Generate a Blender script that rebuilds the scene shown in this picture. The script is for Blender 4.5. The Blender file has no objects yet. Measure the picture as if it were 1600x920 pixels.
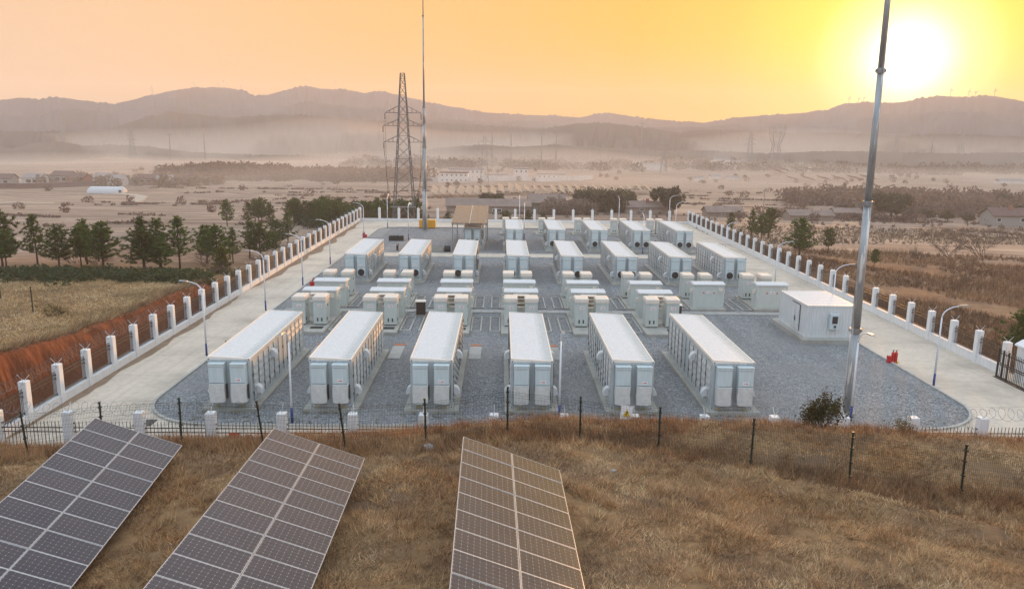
import bpy, math, random
import numpy as np
from mathutils import Matrix, Vector
random.seed(7); RNG = np.random.default_rng(7)
S = bpy.context.scene
COL = S.collection
R = math.radians
# ------------------------------------------------------------------ camera
cam = bpy.data.cameras.new('camera'); cam_o = bpy.data.objects.new('camera', cam); COL.objects.link(cam_o)
cam.sensor_width = 36; cam.lens = 27.6; cam.clip_start = .5; cam.clip_end = 20000
cam_o.matrix_world = Matrix(((.999848,-.009097,-.014884,0),(-.01277,.199554,-.979804,0),(.011884,.979845,.199407,15.857),(0,0,0,1)))
S.camera = cam_o
# ------------------------------------------------------------------ sky, sun, exposure
SUN_AZ, SUN_EL = 26.5, 4.0            # degrees right of +Y, above the horizon
W = bpy.data.worlds.new('World'); S.world = W; W.use_nodes = True
wt = W.node_tree; wt.nodes.clear()
def wn(t, **k):
    n = wt.nodes.new(t)
    for a, b in k.items(): setattr(n, a, b)
    return n
out = wn('ShaderNodeOutputWorld'); bg = wn('ShaderNodeBackground'); sky = wn('ShaderNodeTexSky', sky_type='NISHITA', sun_disc=False)
sky.sun_elevation = R(SUN_EL); sky.sun_rotation = R(SUN_AZ); sky.altitude = 50; sky.air_density = 1.0; sky.dust_density = 2.0; sky.ozone_density = 1.5
bg.inputs['Strength'].default_value = .15
# dusty evening air: warm veil low over the whole horizon and an aureole round the sun
tc = wn('ShaderNodeTexCoord'); sep = wn('ShaderNodeSeparateXYZ'); wt.links.new(tc.outputs['Generated'], sep.inputs[0])
sd = (math.sin(R(SUN_AZ))*math.cos(R(SUN_EL+.8)), math.cos(R(SUN_AZ))*math.cos(R(SUN_EL+.8)), math.sin(R(SUN_EL+.8)))
nrm = wn('ShaderNodeVectorMath', operation='NORMALIZE'); wt.links.new(tc.outputs['Generated'], nrm.inputs[0])
dot = wn('ShaderNodeVectorMath', operation='DOT_PRODUCT'); wt.links.new(nrm.outputs[0], dot.inputs[0]); dot.inputs[1].default_value = sd
acs = wn('ShaderNodeMath', operation='ARCCOSINE'); wt.links.new(dot.outputs['Value'], acs.inputs[0])
def ramp(stops, src, lo, hi):
    m = wn('ShaderNodeMapRange'); m.inputs['From Min'].default_value = lo; m.inputs['From Max'].default_value = hi
    wt.links.new(src, m.inputs['Value']); c = wn('ShaderNodeValToRGB'); wt.links.new(m.outputs[0], c.inputs[0])
    e = c.color_ramp.elements
    while len(e) > 1: e.remove(e[-1])
    for i, (p, col) in enumerate(stops):
        el = e[0] if i == 0 else e.new(p)
        el.position = p; el.color = (*col, 1)
    return c.outputs[0]
SKYV = wn('ShaderNodeMath', operation='ARCSINE'); wt.links.new(sep.outputs['Z'], SKYV.inputs[0])
HAZE = .00046
def scaled(c, k):
    q = wn('ShaderNodeVectorMath', operation='SCALE'); wt.links.new(c, q.inputs[0]); q.inputs['Scale'].default_value = k; return q.outputs[0]
def blend(f, a, b):
    q = wn('ShaderNodeMix', data_type='RGBA')
    for s_, v in (('Factor', f), ('A', a), ('B', b)):
        if isinstance(v, (float, int)): q.inputs[s_].default_value = v
        elif isinstance(v, tuple): q.inputs[s_].default_value = (*v, 1)
        else: wt.links.new(v, q.inputs[s_])
    return q.outputs['Result']
def deg(*st): return [(d/180., c) for d, c in st]
low = ramp(deg((0,(4,3.9,3.2)),(1.7,(2.6,2.45,1.5)),(3.3,(1.7,1.48,.5)),(5.8,(1.24,.90,.02)),(11,(1.08,.62,.0)),(17,(1.0,.52,.0)),(26,(.97,.50,.08)),(38,(.93,.52,.17)),(50,(.88,.55,.28)),(64,(.82,.55,.36)),(100,(.74,.68,.66)),(180,(.66,.76,.92))), acs.outputs[0], 0, math.pi)
high = ramp(deg((0,(1.6,1.5,1.25)),(25,(1.15,1.15,1.1)),(60,(.92,1.07,1.25)),(120,(.90,1.16,1.42)),(180,(.90,1.16,1.45))), acs.outputs[0], 0, math.pi)
em = wn('ShaderNodeMapRange', interpolation_type='SMOOTHERSTEP'); wt.links.new(SKYV.outputs[0], em.inputs['Value']); em.inputs['From Min'].default_value = R(5); em.inputs['From Max'].default_value = R(36)
veil = blend(em.outputs[0], low, high)
col_sky = blend(.02, veil, scaled(sky.outputs[0], .15))
wt.links.new(col_sky, bg.inputs['Color'])

wt.links.new(bg.outputs[0], out.inputs['Surface'])
sl = bpy.data.lights.new('sun', 'SUN'); sun = bpy.data.objects.new('sun', sl); COL.objects.link(sun)
sl.energy = .85; sl.angle = R(1.5); sl.color = (1, .46, .12)
sun.rotation_euler = Vector((math.sin(R(SUN_AZ))*math.cos(R(SUN_EL)), math.cos(R(SUN_AZ))*math.cos(R(SUN_EL)), math.sin(R(SUN_EL)))).to_track_quat('Z','Y').to_euler()
vs = S.view_settings; vs.view_transform = 'Standard'; vs.look = 'None'; vs.gamma = 1; vs.use_curve_mapping = False; vs.exposure = 2.88
S.render.engine = 'CYCLES'; cy = S.cycles
cy.use_denoising = True; cy.denoising_prefilter = 'NONE'; cy.max_bounces = 8; cy.diffuse_bounces = 3; cy.glossy_bounces = 3; cy.volume_bounces = 5; cy.transparent_max_bounces = 8
cy.sample_clamp_indirect = 6; cy.caustics_reflective = False; cy.caustics_refractive = False

# ------------------------------------------------------------------ terrain height
HP = np.array([
 (-19.3,30.5,2.63),(-16.2,30.5,3.07),(-13.0,30.5,3.25),(-9.5,30.0,3.3),(-6.1,29.5,3.4),(-2.9,29.5,3.6),
 (0.3,30.0,3.95),(3.4,31.0,3.35),(6.5,30.0,3.25),(9.8,28.5,3.35),(13.0,27.0,3.3),(16.6,26.0,3.25),(20.0,25.0,3.2),
 (-6.3,33.5,2.5),(-2.3,33.5,2.85),(2.0,33.6,3.28),(6.3,33.6,3.3),(9.2,33.6,3.2),(12.0,33.4,3.15),(15.4,33.2,3.05),
 (18.3,33,3.0),(21.3,33,2.7),(23.6,33,2.5),(28,33,2.2),(34,33,1.8),(-13.8,33.5,1.95),(-10.3,33.5,2.3),(-20,33.5,1.6),(-25,33.5,1.8),
 (2,23.7,4.4),(-4.7,26,3.85),(-12.2,28.2,3.35),(2,14,4.6),(-4.7,14,4.4),(-12.2,17,3.2),(10,20,4.2),(16,20,4.0),
 (26,24,3.1),(34,24,2.6),(-22,25,2.7),(-30,25,3.0),(-30,34,2.9),(0,2,4.9),(20,2,4.6),(-20,2,3.6),(40,2,3),(-45,2,3),(0,-20,5),(40,-20,3.5),(-45,-20,3.2),
 (-24,36.1,.75),(-16,36.1,.95),(-8,36.1,.95),(0,36.1,.95),(8,36.1,.95),(16,36.1,.95),(24,36.1,.9),(34,36.1,.5)])
def _tps(r2): return r2*np.log(r2+1e-9)
_d2 = (HP[:,None,0]-HP[None,:,0])**2+(HP[:,None,1]-HP[None,:,1])**2
_n = len(HP)
_A = np.zeros((_n+3,_n+3)); _A[:_n,:_n] = _tps(_d2)+np.eye(_n)*1.5
_A[:_n,_n] = 1; _A[:_n,_n+1:] = HP[:,:2]; _A[_n:,:_n] = _A[:_n,_n:].T
_W = np.linalg.solve(_A, np.concatenate([HP[:,2],[0,0,0]]))
def hill(x, y):
    x = np.clip(x,-45,40); y = np.clip(y,-20,36.6); z = _W[_n]+_W[_n+1]*x+_W[_n+2]*y
    for k in range(_n): z = z+_W[k]*_tps((x-HP[k,0])**2+(y-HP[k,1])**2)
    return z
def sstep(a, b, t):
    t = np.clip((t-a)/(b-a),0,1); return t*t*(3-2*t)
def wob(x, y, s, seed=0.):
    return (np.sin(x/s+seed*1.7+1.3*np.sin(y/s*.7+seed))+np.sin(y/s*1.13+seed*2.1+1.1*np.sin(x/s*.83-seed))
            +.5*np.sin((x+y)/s*1.9+seed*3.)+.5*np.sin((x-y)/s*2.3-seed))/3.
def height(x, y):
    x = np.asarray(x,float); y = np.asarray(y,float)
    d = np.hypot(x-4, np.maximum(y-40,0)*.9+np.maximum(60-y,0)*.3)
    base = np.interp(d,[0,30,60,90,130,200,300,420,700,5000],[-.3,-.4,-1.2,-2.2,-4.2,-7.5,-10.5,-12,-12.5,-12.5])
    amp = np.interp(d,[60,120,300,800],[.15,.5,.9,1.6])
    base = base+amp*wob(x,y,38,1.)+amp*.35*wob(x,y,13,4.)
    terr = np.interp(d,[130,180,420,600],[0,1,1,0])          # terraced fields
    q = base/1.1; f = q-np.floor(q); base = base+terr*1.1*(sstep(.75,1.,f)-f)*.8
    # field left of the station, cut by the clay bank
    lz = np.interp(y,[20,36,45,52,60,70,80,92,105,125,150],[3.1,3.2,2.85,2.15,1.75,1.5,.9,.2,-1.2,-3.2,-4.6])+.12*wob(x,y,5,2.)
    lw = sstep(-20,-29.,x)*(1-sstep(-60,-110,x))*(1-sstep(118,150,y))
    z = base*(1-lw)+lz*lw
    # ground right of the station
    rz = np.interp(x,[34,38,50,70],[-.35,-.6,-1.5,-2.6])+.25*wob(x,y,6,3.)
    rw = sstep(30,36,x)*(1-sstep(60,100,x))*(1-sstep(95,130,y))
    z = z*(1-rw)+rz*rw
    # foreground hill
    ey = np.interp(x,[1.6,3.2,5.7,8.,10.1,12.6,14.7,16.7,22],[30.0,29.9,29.1,28.0,27.0,25.5,24.2,22.5,18.5]); de = (y-ey+.25*wob(x,y,.9,6.))*.75   # grassy lip along the plateau edge
    lip = np.where(de < 0, np.exp(-(de/1.3)**2), np.exp(-(de/.28)**2))*sstep(1.,4.,x)*.34-.22*np.exp(-((de-.6)/.45)**2)*sstep(1.,4.,x)
    hz = lip+hill(x,y)+.06*wob(x,y,1.9,5.)+.035*wob(x,y,.8,7.)
    z = np.where(y<36.6, hz+(z-hz)*sstep(34.8,36.6,y)*(1-sstep(-31,-27,x)*(1-sstep(35,38,x))), z)
    # flat formation under the station, with the clay bank on its left
    edge = -29.35-.28*wob(x,y,1.3,1.)-.30*wob(y*2.6,y*0+1.,1.,2.)*(1+.5*wob(x,y,.6,4.)); inside = sstep(0,1,np.clip((x-edge)/1.25,0,1))*(1-sstep(35.5,39,x))*sstep(36.0,36.7,y)*(1-sstep(146.5,151,y))
    z = z*(1-inside)+(-.16)*inside
    return z

# ------------------------------------------------------------------ materials
MATS = {}
class N:
    """small node-tree writer"""
    def __init__(s, name):
        s.m = bpy.data.materials.new(name); s.m.use_nodes = True; s.t = s.m.node_tree; s.t.nodes.clear()
        s.o = s.t.nodes.new('ShaderNodeOutputMaterial'); s.b = s.t.nodes.new('ShaderNodeBsdfPrincipled')
        s.t.links.new(s.b.outputs[0], s.o.inputs['Surface']); MATS[name] = s.m
    def n(s, t, ins=None, **k):
        q = s.t.nodes.new(t)
        for a, b in k.items(): setattr(q, a, b)
        for a, b in (ins or {}).items(): s.set(q.inputs[a], b)
        return q
    def set(s, i, v):
        if isinstance(v, bpy.types.NodeSocket): s.t.links.new(v, i)
        elif isinstance(v, (tuple, list)) and len(v) == 3 and i.type == 'RGBA': i.default_value = (*v, 1)
        else: i.default_value = v
    def p(s, **k):
        for a, b in k.items(): s.set(s.b.inputs[a.replace('_', ' ')], b)
        return s.m
    def coord(s, kind='Object', scale=(1,1,1)):
        if kind == 'Position': src = s.n('ShaderNodeNewGeometry').outputs['Position']
        else: src = s.n('ShaderNodeTexCoord').outputs[kind]
        return s.n('ShaderNodeMapping', {'Vector': src, 'Scale': scale}).outputs[0]
    def noise(s, vec, scale, detail=4, rough=.55, dist=0.):
        return s.n('ShaderNodeTexNoise', {'Vector': vec, 'Scale': scale, 'Detail': detail, 'Roughness': rough, 'Distortion': dist}).outputs[0]
    def ramp(s, f, stops):
        c = s.n('ShaderNodeValToRGB', {'Fac': f}); e = c.color_ramp.elements
        while len(e) > 1: e.remove(e[-1])
        for i, (p, col) in enumerate(stops):
            el = e[0] if i == 0 else e.new(p)
            el.position = p; el.color = (*col, 1) if len(col) == 3 else col
        return c.outputs[0]
    def mix(s, f, a, b, mode='MIX'):
        q = s.n('ShaderNodeMix', data_type='RGBA', blend_type=mode)
        s.set(q.inputs['Factor'], f); s.set(q.inputs['A'], a); s.set(q.inputs['B'], b); return q.outputs['Result']
    def math(s, op, a, b=0., c=0.):
        q = s.n('ShaderNodeMath', operation=op)
        for i, v in enumerate((a, b, c)): s.set(q.inputs[i], v)
        return q.outputs[0]
    def bump(s, h, strength=.5, dist=.02):
        s.set(s.b.inputs['Normal'], s.n('ShaderNodeBump', {'Height': h, 'Strength': strength, 'Distance': dist}).outputs[0])
def plain(name, col, rough=.5, metal=0., var=.12, scale=2., spec=.5, bump=0.):
    m = N(name); c = m.coord('Position')
    f = m.noise(c, scale, 5); dark = tuple(v*(1-var) for v in col); lite = tuple(min(1, v*(1+var*.6)) for v in col)
    f2 = m.noise(c, scale*7, 3)
    col_ = m.mix(m.math('MULTIPLY', f2, .35), m.ramp(f, [(.3, dark), (.7, lite)]), tuple(v*(1-var*1.3) for v in col))
    if bump: m.bump(f2, bump, .01)
    return m.p(Base_Color=col_, Roughness=m.math('ADD', m.math('MULTIPLY', f, .2), max(0., rough-.1)), Metallic=metal, Specular_IOR_Level=spec)
def painted(name, col, rough=.42, streak=.12, spec=.5, metal=0.):
    """sheet-metal paint with faint vertical rain streaks and dust"""
    m = N(name); c = m.coord('Position', (3, 3, .35)); f = m.noise(c, 2.2, 6, .6); g = m.noise(m.coord('Position'), .8, 3)
    a = m.ramp(f, [(.35, tuple(v*(1-streak) for v in col)), (.62, col)])
    b = m.mix(m.math('MULTIPLY', g, .4), a, tuple(v*w for v, w in zip(col, (.9, .86, .8))))
    return m.p(Base_Color=b, Roughness=m.math('ADD', m.math('MULTIPLY', f, .18), rough-.08), Specular_IOR_Level=spec, Metallic=metal)
painted('container_paint', (.51,.565,.58), .45, .28); painted('ac_paint', (.58,.665,.685)); painted('roof_paint', (.69,.695,.70), .55, .16, .3)
painted('door_paint', (.58,.60,.60), .55, .28, .35); painted('cabinet_paint', (.56,.605,.575)); painted('cap_sun_gleam', (.80,.71,.62), .36); painted('rail_sky_gleam', (.86,.77,.68), .32, .08, .6)  # rail and cap cream: gleam of sun and sky put into the colour
painted('white_steel', (.66,.68,.68), .45, .12); painted('white_wall_paint', (.80,.81,.82), .6, .14); painted('red_paint', (.55,.015,.02), .35, .1)
painted('pole_white', (.72,.76,.82), .35, .08); painted('pole_blue', (.015,.04,.22), .4, .1); painted('yellow_paint', (.78,.36,.012), .45, .12)
painted('blue_sheet', (.30,.52,.50), .5, .1)
plain('cover_fabric', (.62,.60,.57), .8, 0, .14, 6., .2, .3); plain('dark_steel', (.02,.018,.017), .5); plain('rail_brown', (.045,.028,.022), .5)
plain('seam_dark', (.045,.05,.05), .6); plain('rubber_black', (.012,.012,.013), .6); plain('fence_green', (.008,.022,.016), .45)
plain('galvanised', (.34,.35,.35), .42, .75, .2, 1.5); plain('aluminium', (.62,.62,.63), .35, .5, .05); plain('wire', (.20,.20,.20), .4, .8)
plain('signal_red', (.6,.03,.03), .5); plain('signal_yellow', (.75,.5,.02), .5); plain('sticker_white', (.8,.8,.8), .4, 0, .03)
plain('stone', (.36,.34,.31), .9, 0, .3, 5, .2, .5); plain('stucco_white', (.74,.70,.66), .8, 0, .12, .3); plain('brick_red', (.34,.15,.11), .85, 0, .2, .3)
plain('roof_tile', (.14,.085,.075), .8, 0, .25, .5); plain('roof_grey', (.30,.27,.26), .8, 0, .2, .4); plain('glass_dark', (.03,.035,.04), .15, 0, .1, 1.)
plain('tunnel_film', (.55,.56,.56), .4, 0, .05); plain('bark', (.10,.065,.045), .9, 0, .3, 8, .2, .5); plain('twig', (.13,.085,.062), .9, 0, .3, 4, .2)
plain('pylon_steel', (.17,.17,.175), .5, .5, .2, 1.5); plain('sky_sheen_panel', (.30,.235,.205), .35, 0, .1, .3); plain('silt', (.30,.215,.15), .95, 0, .25, 1.2, .1); plain('rod_grey', (.10,.10,.10), .5); plain('barn_wall', (.31,.245,.2), .9, 0, .2, .3); plain('barn_roof', (.25,.185,.155), .9, 0, .25, .5); plain('hill_mid', (.13,.13,.14), .95, 0, .3, .006, .1); plain('hill_dry', (.19,.155,.13), .95, 0, .3, .006, .1); plain('foothill', (.12,.10,.092), .95, 0, .3, .006, .1); plain('hill_air_blue', (.085,.095,.12), .95, 0, .35, .004, .1); plain('clay_orange', (.45,.17,.08), .8, 0, .2, 2.)  # far hills carry bluish distant air in their colour, valley panel carries sky reflection
plain('turbine_white', (.6,.6,.6), .5, 0, .02); plain('pale_path', (.48,.40,.32), .95, 0, .1, .3, .1)
def leaf(name, cols, rough=.75):
    m = N(name); oi = m.n('ShaderNodeObjectInfo').outputs['Random']; f = m.noise(m.coord('Position'), 1.6, 3, .6)
    c = m.ramp(f, [(.3, cols[0]), (.5, cols[1]), (.7, cols[2])])
    h = m.n('ShaderNodeHueSaturation', {'Color': c, 'Hue': m.math('ADD', m.math('MULTIPLY', oi, .03), .485), 'Value': m.math('ADD', m.math('MULTIPLY', oi, .5), .75)})
    mat = m.p(Base_Color=h.outputs[0], Roughness=rough, Specular_IOR_Level=.25)
    tl = m.n('ShaderNodeBsdfTranslucent', {'Color': h.outputs[0]}); mx = m.n('ShaderNodeMixShader', {'Fac': .35}); m.t.links.new(m.b.outputs[0], mx.inputs[1]); m.t.links.new(tl.outputs[0], mx.inputs[2]); m.t.links.new(mx.outputs[0], m.o.inputs['Surface'])
    return mat
leaf('pine_needles', ((.036,.066,.012), (.070,.115,.02), (.14,.17,.034))); leaf('young_pine', ((.07,.09,.015), (.11,.125,.02), (.15,.15,.03)))
leaf('shrub_green', ((.028,.042,.016), (.05,.068,.026), (.085,.085,.04))); leaf('bush_olive', ((.05,.052,.014), (.09,.082,.024), (.13,.10,.035)))
leaf('wood_brown', ((.155,.117,.095), (.205,.153,.122), (.25,.187,.145))); leaf('wood_green', ((.07,.072,.045), (.10,.095,.058), (.14,.12,.078)))
def blades(name):
    m = N(name); a = m.n('ShaderNodeAttribute', attribute_name='tint').outputs['Color']
    f = m.noise(m.coord('Position'), 5., 3); c = m.mix(m.math('MULTIPLY', f, .5), a, (.05,.03,.018))
    return m.p(Base_Color=c, Roughness=.8, Specular_IOR_Level=.2)
blades('dry_grass')
def concrete(name, col, slab=None, joint=.02):
    m = N(name); p = m.coord('Position'); f = m.noise(p, .22, 6, .6); g = m.noise(p, 2.4, 6, .65); h = m.noise(p, 22, 3)
    c = m.ramp(f, [(.28, tuple(v*.70 for v in col)), (.5, col), (.72, tuple(min(1, v*1.12) for v in col))])
    c = m.mix(m.math('MULTIPLY', m.ramp(g, [(.45, (0,0,0)), (.72, (1,1,1))]), .35), c, tuple(v*w*.55 for v, w in zip(col, (1, .92, .8))))
    tr_ = m.noise(m.coord('Position', (1.6, .02, 1)), 1.5, 4, .6); c = m.mix(m.math('MULTIPLY', m.ramp(tr_, [(.52, (0,0,0)), (.68, (1,1,1))]), .22), c, tuple(v*.5 for v in col))
    if slab:
        s = m.n('ShaderNodeSeparateXYZ', {'Vector': p})
        fx = m.math('ABSOLUTE', m.math('SUBTRACT', m.math('FRACT', m.math('DIVIDE', s.outputs[1], slab)), .5))
        ln = m.math('GREATER_THAN', fx, .5-joint/slab)
        c = m.mix(m.math('MULTIPLY', ln, .55), c, (.09,.08,.07))
    m.bump(h, .25, .01)
    return m.p(Base_Color=c, Roughness=.85, Specular_IOR_Level=.25)
concrete('road_concrete', (.60,.515,.42), 5.0); concrete('slab_concrete', (.40,.395,.375), 1.2); concrete('plinth_concrete', (.40,.385,.345)); concrete('kerb_concrete', (.47,.455,.42), 1.0); concrete('grey_paving', (.27,.27,.265), .6)
def gravel():
    m = N('gravel'); p = m.coord('Position'); v = m.n('ShaderNodeTexVoronoi', {'Vector': p, 'Scale': 14., 'Randomness': 1.})
    v2 = m.n('ShaderNodeTexVoronoi', {'Vector': p, 'Scale': 4.5, 'Randomness': 1.})
    big = m.noise(p, .12, 5, .6); mid = m.noise(p, 1.3, 5, .7)
    sp = m.n('ShaderNodeSeparateColor', {'Color': v.outputs['Color']}); sp2 = m.n('ShaderNodeSeparateColor', {'Color': v2.outputs['Color']})
    c = m.ramp(sp.outputs[0], [(.0, (.07,.08,.095)), (.45, (.245,.254,.256)), (.8, (.37,.375,.372)), (1., (.47,.475,.475))])
    c = m.mix(m.math('MULTIPLY', sp2.outputs[0], .35), c, (.13,.145,.165))
    c = m.mix(m.math('MULTIPLY', m.ramp(big, [(.42, (0,0,0)), (.6, (1,1,1))]), .5), c, (.285,.275,.265)); c = m.mix(m.math('MULTIPLY', m.ramp(m.noise(m.coord('Position', (.5,.06,1)), 1., 4), [(.5, (0,0,0)), (.62, (1,1,1))]), .3), c, (.14,.145,.15))
    c = m.mix(m.math('MULTIPLY', m.ramp(mid, [(.5, (0,0,0)), (.75, (1,1,1))]), .4), c, (.10,.11,.125))
    m.bump(v.outputs['Distance'], .9, .05)
    return m.p(Base_Color=c, Roughness=.9, Specular_IOR_Level=.2)
gravel()
def ground_mat():
    m = N('earth'); p = m.coord('Position'); z = m.n('ShaderNodeAttribute', attribute_name='zone').outputs['Color']; s = m.n('ShaderNodeSeparateColor', {'Color': z})
    big = m.noise(p, .012, 6, .6); mid = m.noise(p, .09, 6, .62, .6); fine = m.noise(p, 1.7, 6, .7); fib = m.noise(m.coord('Position', (1, .35, 1)), 9., 4, .7)
    strip = m.noise(m.coord('Position', (.007, .06, .05)), 1., 6, .68, .5); fs = m.noise(m.coord('Position', (.03, .30, .1)), 1., 5, .6, .4)
    strip = m.math('ADD', m.math('MULTIPLY', m.math('SUBTRACT', strip, .5), 2.4), .5); c = m.ramp(strip, [(.12, (.13,.092,.072)), (.28, (.30,.21,.155)), (.40, (.43,.31,.23)), (.46, (.20,.145,.115)), (.54, (.38,.275,.205)), (.66, (.46,.335,.25)), (.74, (.17,.125,.10)), (.9, (.42,.30,.22))])
    c = m.mix(m.ramp(fs, [(.50, (0,0,0)), (.58, (.7,.7,.7))]), c, (.17,.12,.095))
    c = m.mix(m.ramp(mid, [(.50, (0,0,0)), (.70, (.5,.5,.5))]), c, (.26,.19,.145))
    c = m.mix(m.math('MULTIPLY', big, .25), c, (.36,.26,.195))
    straw = m.ramp(fine, [(.25, (.16,.085,.04)), (.5, (.30,.175,.08)), (.72, (.40,.26,.13))])
    straw = m.mix(m.math('MULTIPLY', fib, .5), straw, (.17,.11,.06))
    straw = m.mix(m.ramp(m.noise(p, .33, 4), [(.42, (0,0,0)), (.62, (.75,.75,.75))]), straw, (.125,.08,.055))
    scrub = m.ramp(m.noise(p, .25, 6, .7), [(.3, (.13,.07,.045)), (.5, (.22,.125,.075)), (.7, (.34,.21,.12))])
    gul = m.noise(m.coord('Position', (1.2, 2.2, .10)), 2.2, 6, .75, .4)
    clay = m.ramp(gul, [(.25, (.045,.015,.008)), (.48, (.19,.062,.028)), (.7, (.33,.125,.055))])
    c = m.mix(s.outputs[1], c, straw); c = m.mix(s.outputs[2], c, scrub); c = m.mix(s.outputs[0], c, clay)
    m.bump(m.math('ADD', fine, m.math('MULTIPLY', gul, s.outputs[0])), .6, .12)
    return m.p(Base_Color=c, Roughness=.95, Specular_IOR_Level=.1)
ground_mat()
def pv_mat():
    m = N('solar_cells'); o = m.n('ShaderNodeTexCoord').outputs['Object']; s = m.n('ShaderNodeSeparateXYZ', {'Vector': o})
    def cell(sock, pitch, off): return m.math('ABSOLUTE', m.math('SUBTRACT', m.math('FRACT', m.math('DIVIDE', m.math('SUBTRACT', sock, off), pitch)), .5))
    ax = cell(s.outputs[0], .1586, .032); ay = cell(s.outputs[1], .1576, .023)
    line = m.math('MAXIMUM', m.math('GREATER_THAN', ax, .485), m.math('GREATER_THAN', ay, .485))
    dia = m.math('GREATER_THAN', m.math('ADD', ax, ay), .925)
    bus = m.math('GREATER_THAN', cell(s.outputs[1], .0525, .023), .46)
    f = m.noise(o, 1.2, 4); oi = m.n('ShaderNodeObjectInfo').outputs['Random']
    c = m.ramp(f, [(.3, (.010,.010,.022)), (.7, (.022,.017,.030))])
    c = m.mix(m.math('MULTIPLY', oi, .5), c, (.03,.02,.025))
    c = m.mix(m.math('MULTIPLY', bus, .08), c, (.4,.38,.38)); c = m.mix(m.math('MULTIPLY', line, .26), c, (.55,.55,.56)); c = m.mix(m.math('MULTIPLY', dia, .75), c, (.7,.7,.72))
    dust = m.noise(m.coord('Position'), .9, 5, .6)
    c = m.mix(m.math('MULTIPLY', dust, .06), c, (.45,.34,.30))
    return m.p(Base_Color=c, Roughness=m.math('ADD', m.math('MULTIPLY', dust, .16), .10), Specular_IOR_Level=.42)
pv_mat()
def mast_mat():
    m = N('weathered_mast'); p = m.coord('Position', (2.2, 2.2, .35)); f = m.noise(p, 1.5, 6, .65); g = m.noise(m.coord('Position', (1.5,1.5,.12)), 2.6, 5, .6)
    c = m.ramp(f, [(.3, (.24,.245,.25)), (.6, (.38,.39,.39)), (.75, (.46,.46,.45))])
    c = m.mix(m.ramp(g, [(.56, (0,0,0)), (.60, (1,1,1))]), c, (.68,.66,.62))
    return m.p(Base_Color=c, Roughness=.5, Metallic=.45)
mast_mat()
# ------------------------------------------------------------------ mesh helpers
KIDS = {}
class MB:
    def __init__(s): s.v = []; s.f = []
    def add(s, V, Fc):
        o = len(s.v); s.v += [tuple(map(float, q)) for q in V]; s.f += [tuple(i+o for i in q) for q in Fc]; return s
    def box(s, x0, x1, y0, y1, z0, z1):
        return s.add([(x0,y0,z0),(x1,y0,z0),(x1,y1,z0),(x0,y1,z0),(x0,y0,z1),(x1,y0,z1),(x1,y1,z1),(x0,y1,z1)],
            [(3,2,1,0),(4,5,6,7),(0,1,5,4),(1,2,6,5),(2,3,7,6),(3,0,4,7)])
    def bbox(s, x0, x1, y0, y1, z0, z1, b):
        """box with chamfered vertical and top edges"""
        pts = lambda e, z: [(x0+b+e,y0+e,z),(x1-b-e,y0+e,z),(x1-e,y0+b+e,z),(x1-e,y1-b-e,z),(x1-b-e,y1-e,z),(x0+b+e,y1-e,z),(x0+e,y1-b-e,z),(x0+e,y0+b+e,z)]
        V = pts(0,z0)+pts(0,z1-b)+pts(b*.7,z1); F_ = []
        for l in (0, 8): F_ += [(l+i,l+(i+1)%8,l+8+(i+1)%8,l+8+i) for i in range(8)]
        return s.add(V, F_+[tuple(range(16,24)), tuple(range(7,-1,-1))])
    def tube(s, pts, r, n=6, r1=None, cap=True):
        P = [Vector(q) for q in pts]; k = len(P); V = []; up = None
        for i, q in enumerate(P):
            t = (P[min(i+1,k-1)]-P[max(i-1,0)]).normalized()
            if up is None: up = Vector((0,0,1)) if abs(t.z) < .9 else Vector((1,0,0))
            a = t.cross(up).normalized(); b = a.cross(t).normalized()
            rr = r if r1 is None else r+(r1-r)*i/(k-1)
            V += [q+a*rr*math.cos(2*math.pi*j/n)+b*rr*math.sin(2*math.pi*j/n) for j in range(n)]
        F_ = [(i*n+j, i*n+(j+1)%n, (i+1)*n+(j+1)%n, (i+1)*n+j) for i in range(k-1) for j in range(n)]
        if cap and n > 2: F_ += [tuple(range(n-1,-1,-1)), tuple((k-1)*n+j for j in range(n))]
        return s.add(V, F_)
    def bar(s, a, b, w): return s.tube([a, b], w*.7, 4)
    def poly(s, pts, z0, z1):
        n = len(pts); V = [(x,y,z0) for x,y in pts]+[(x,y,z1) for x,y in pts]
        return s.add(V, [tuple(range(n-1,-1,-1)), tuple(range(n,2*n))]+[(i,(i+1)%n,n+(i+1)%n,n+i) for i in range(n)])
    def mesh(s, name, mat, smooth=False):
        me = bpy.data.meshes.new(name); me.from_pydata(s.v, [], s.f); me.materials.append(MATS[mat]); me.update()
        if smooth: me.polygons.foreach_set('use_smooth', [True]*len(me.polygons))
        return me
    def build(s, name, mat, parent=None, loc=None, rz=0, smooth=False): return obj(name, s.mesh(name, mat, smooth), parent, loc, rz)
def obj(name, me, parent=None, loc=None, rz=0):
    o = bpy.data.objects.new(name, me); COL.objects.link(o)
    if parent: o.parent = parent; KIDS.setdefault(parent.name, []).append(o)
    if loc is not None: o.location = loc
    if rz: o.rotation_euler = (0,0,rz)
    return o
def tag(o, label, cat, group=None):
    o['label'] = label; o['category'] = cat
    if group: o['group'] = group
    return o
def thing(name, label, cat, loc=(0,0,0), rz=0, group=None): return tag(obj(name, None, None, loc, rz), label, cat, group)
def struct(o): o['kind'] = 'structure'; return o
def stuff(o): o['kind'] = 'stuff'; return o
def copy_tree(o, parent=None):
    c = o.copy(); COL.objects.link(c); c.parent = parent
    for ch in KIDS.get(o.name, ()): copy_tree(ch, c)
    return c
def dup(o, loc, label, rz=0, group=None, scale=None):
    c = copy_tree(o); c.location = loc; c.rotation_euler = (0,0,rz); c['label'] = label
    if group: c['group'] = group
    if scale: c.scale = scale
    return c
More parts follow.
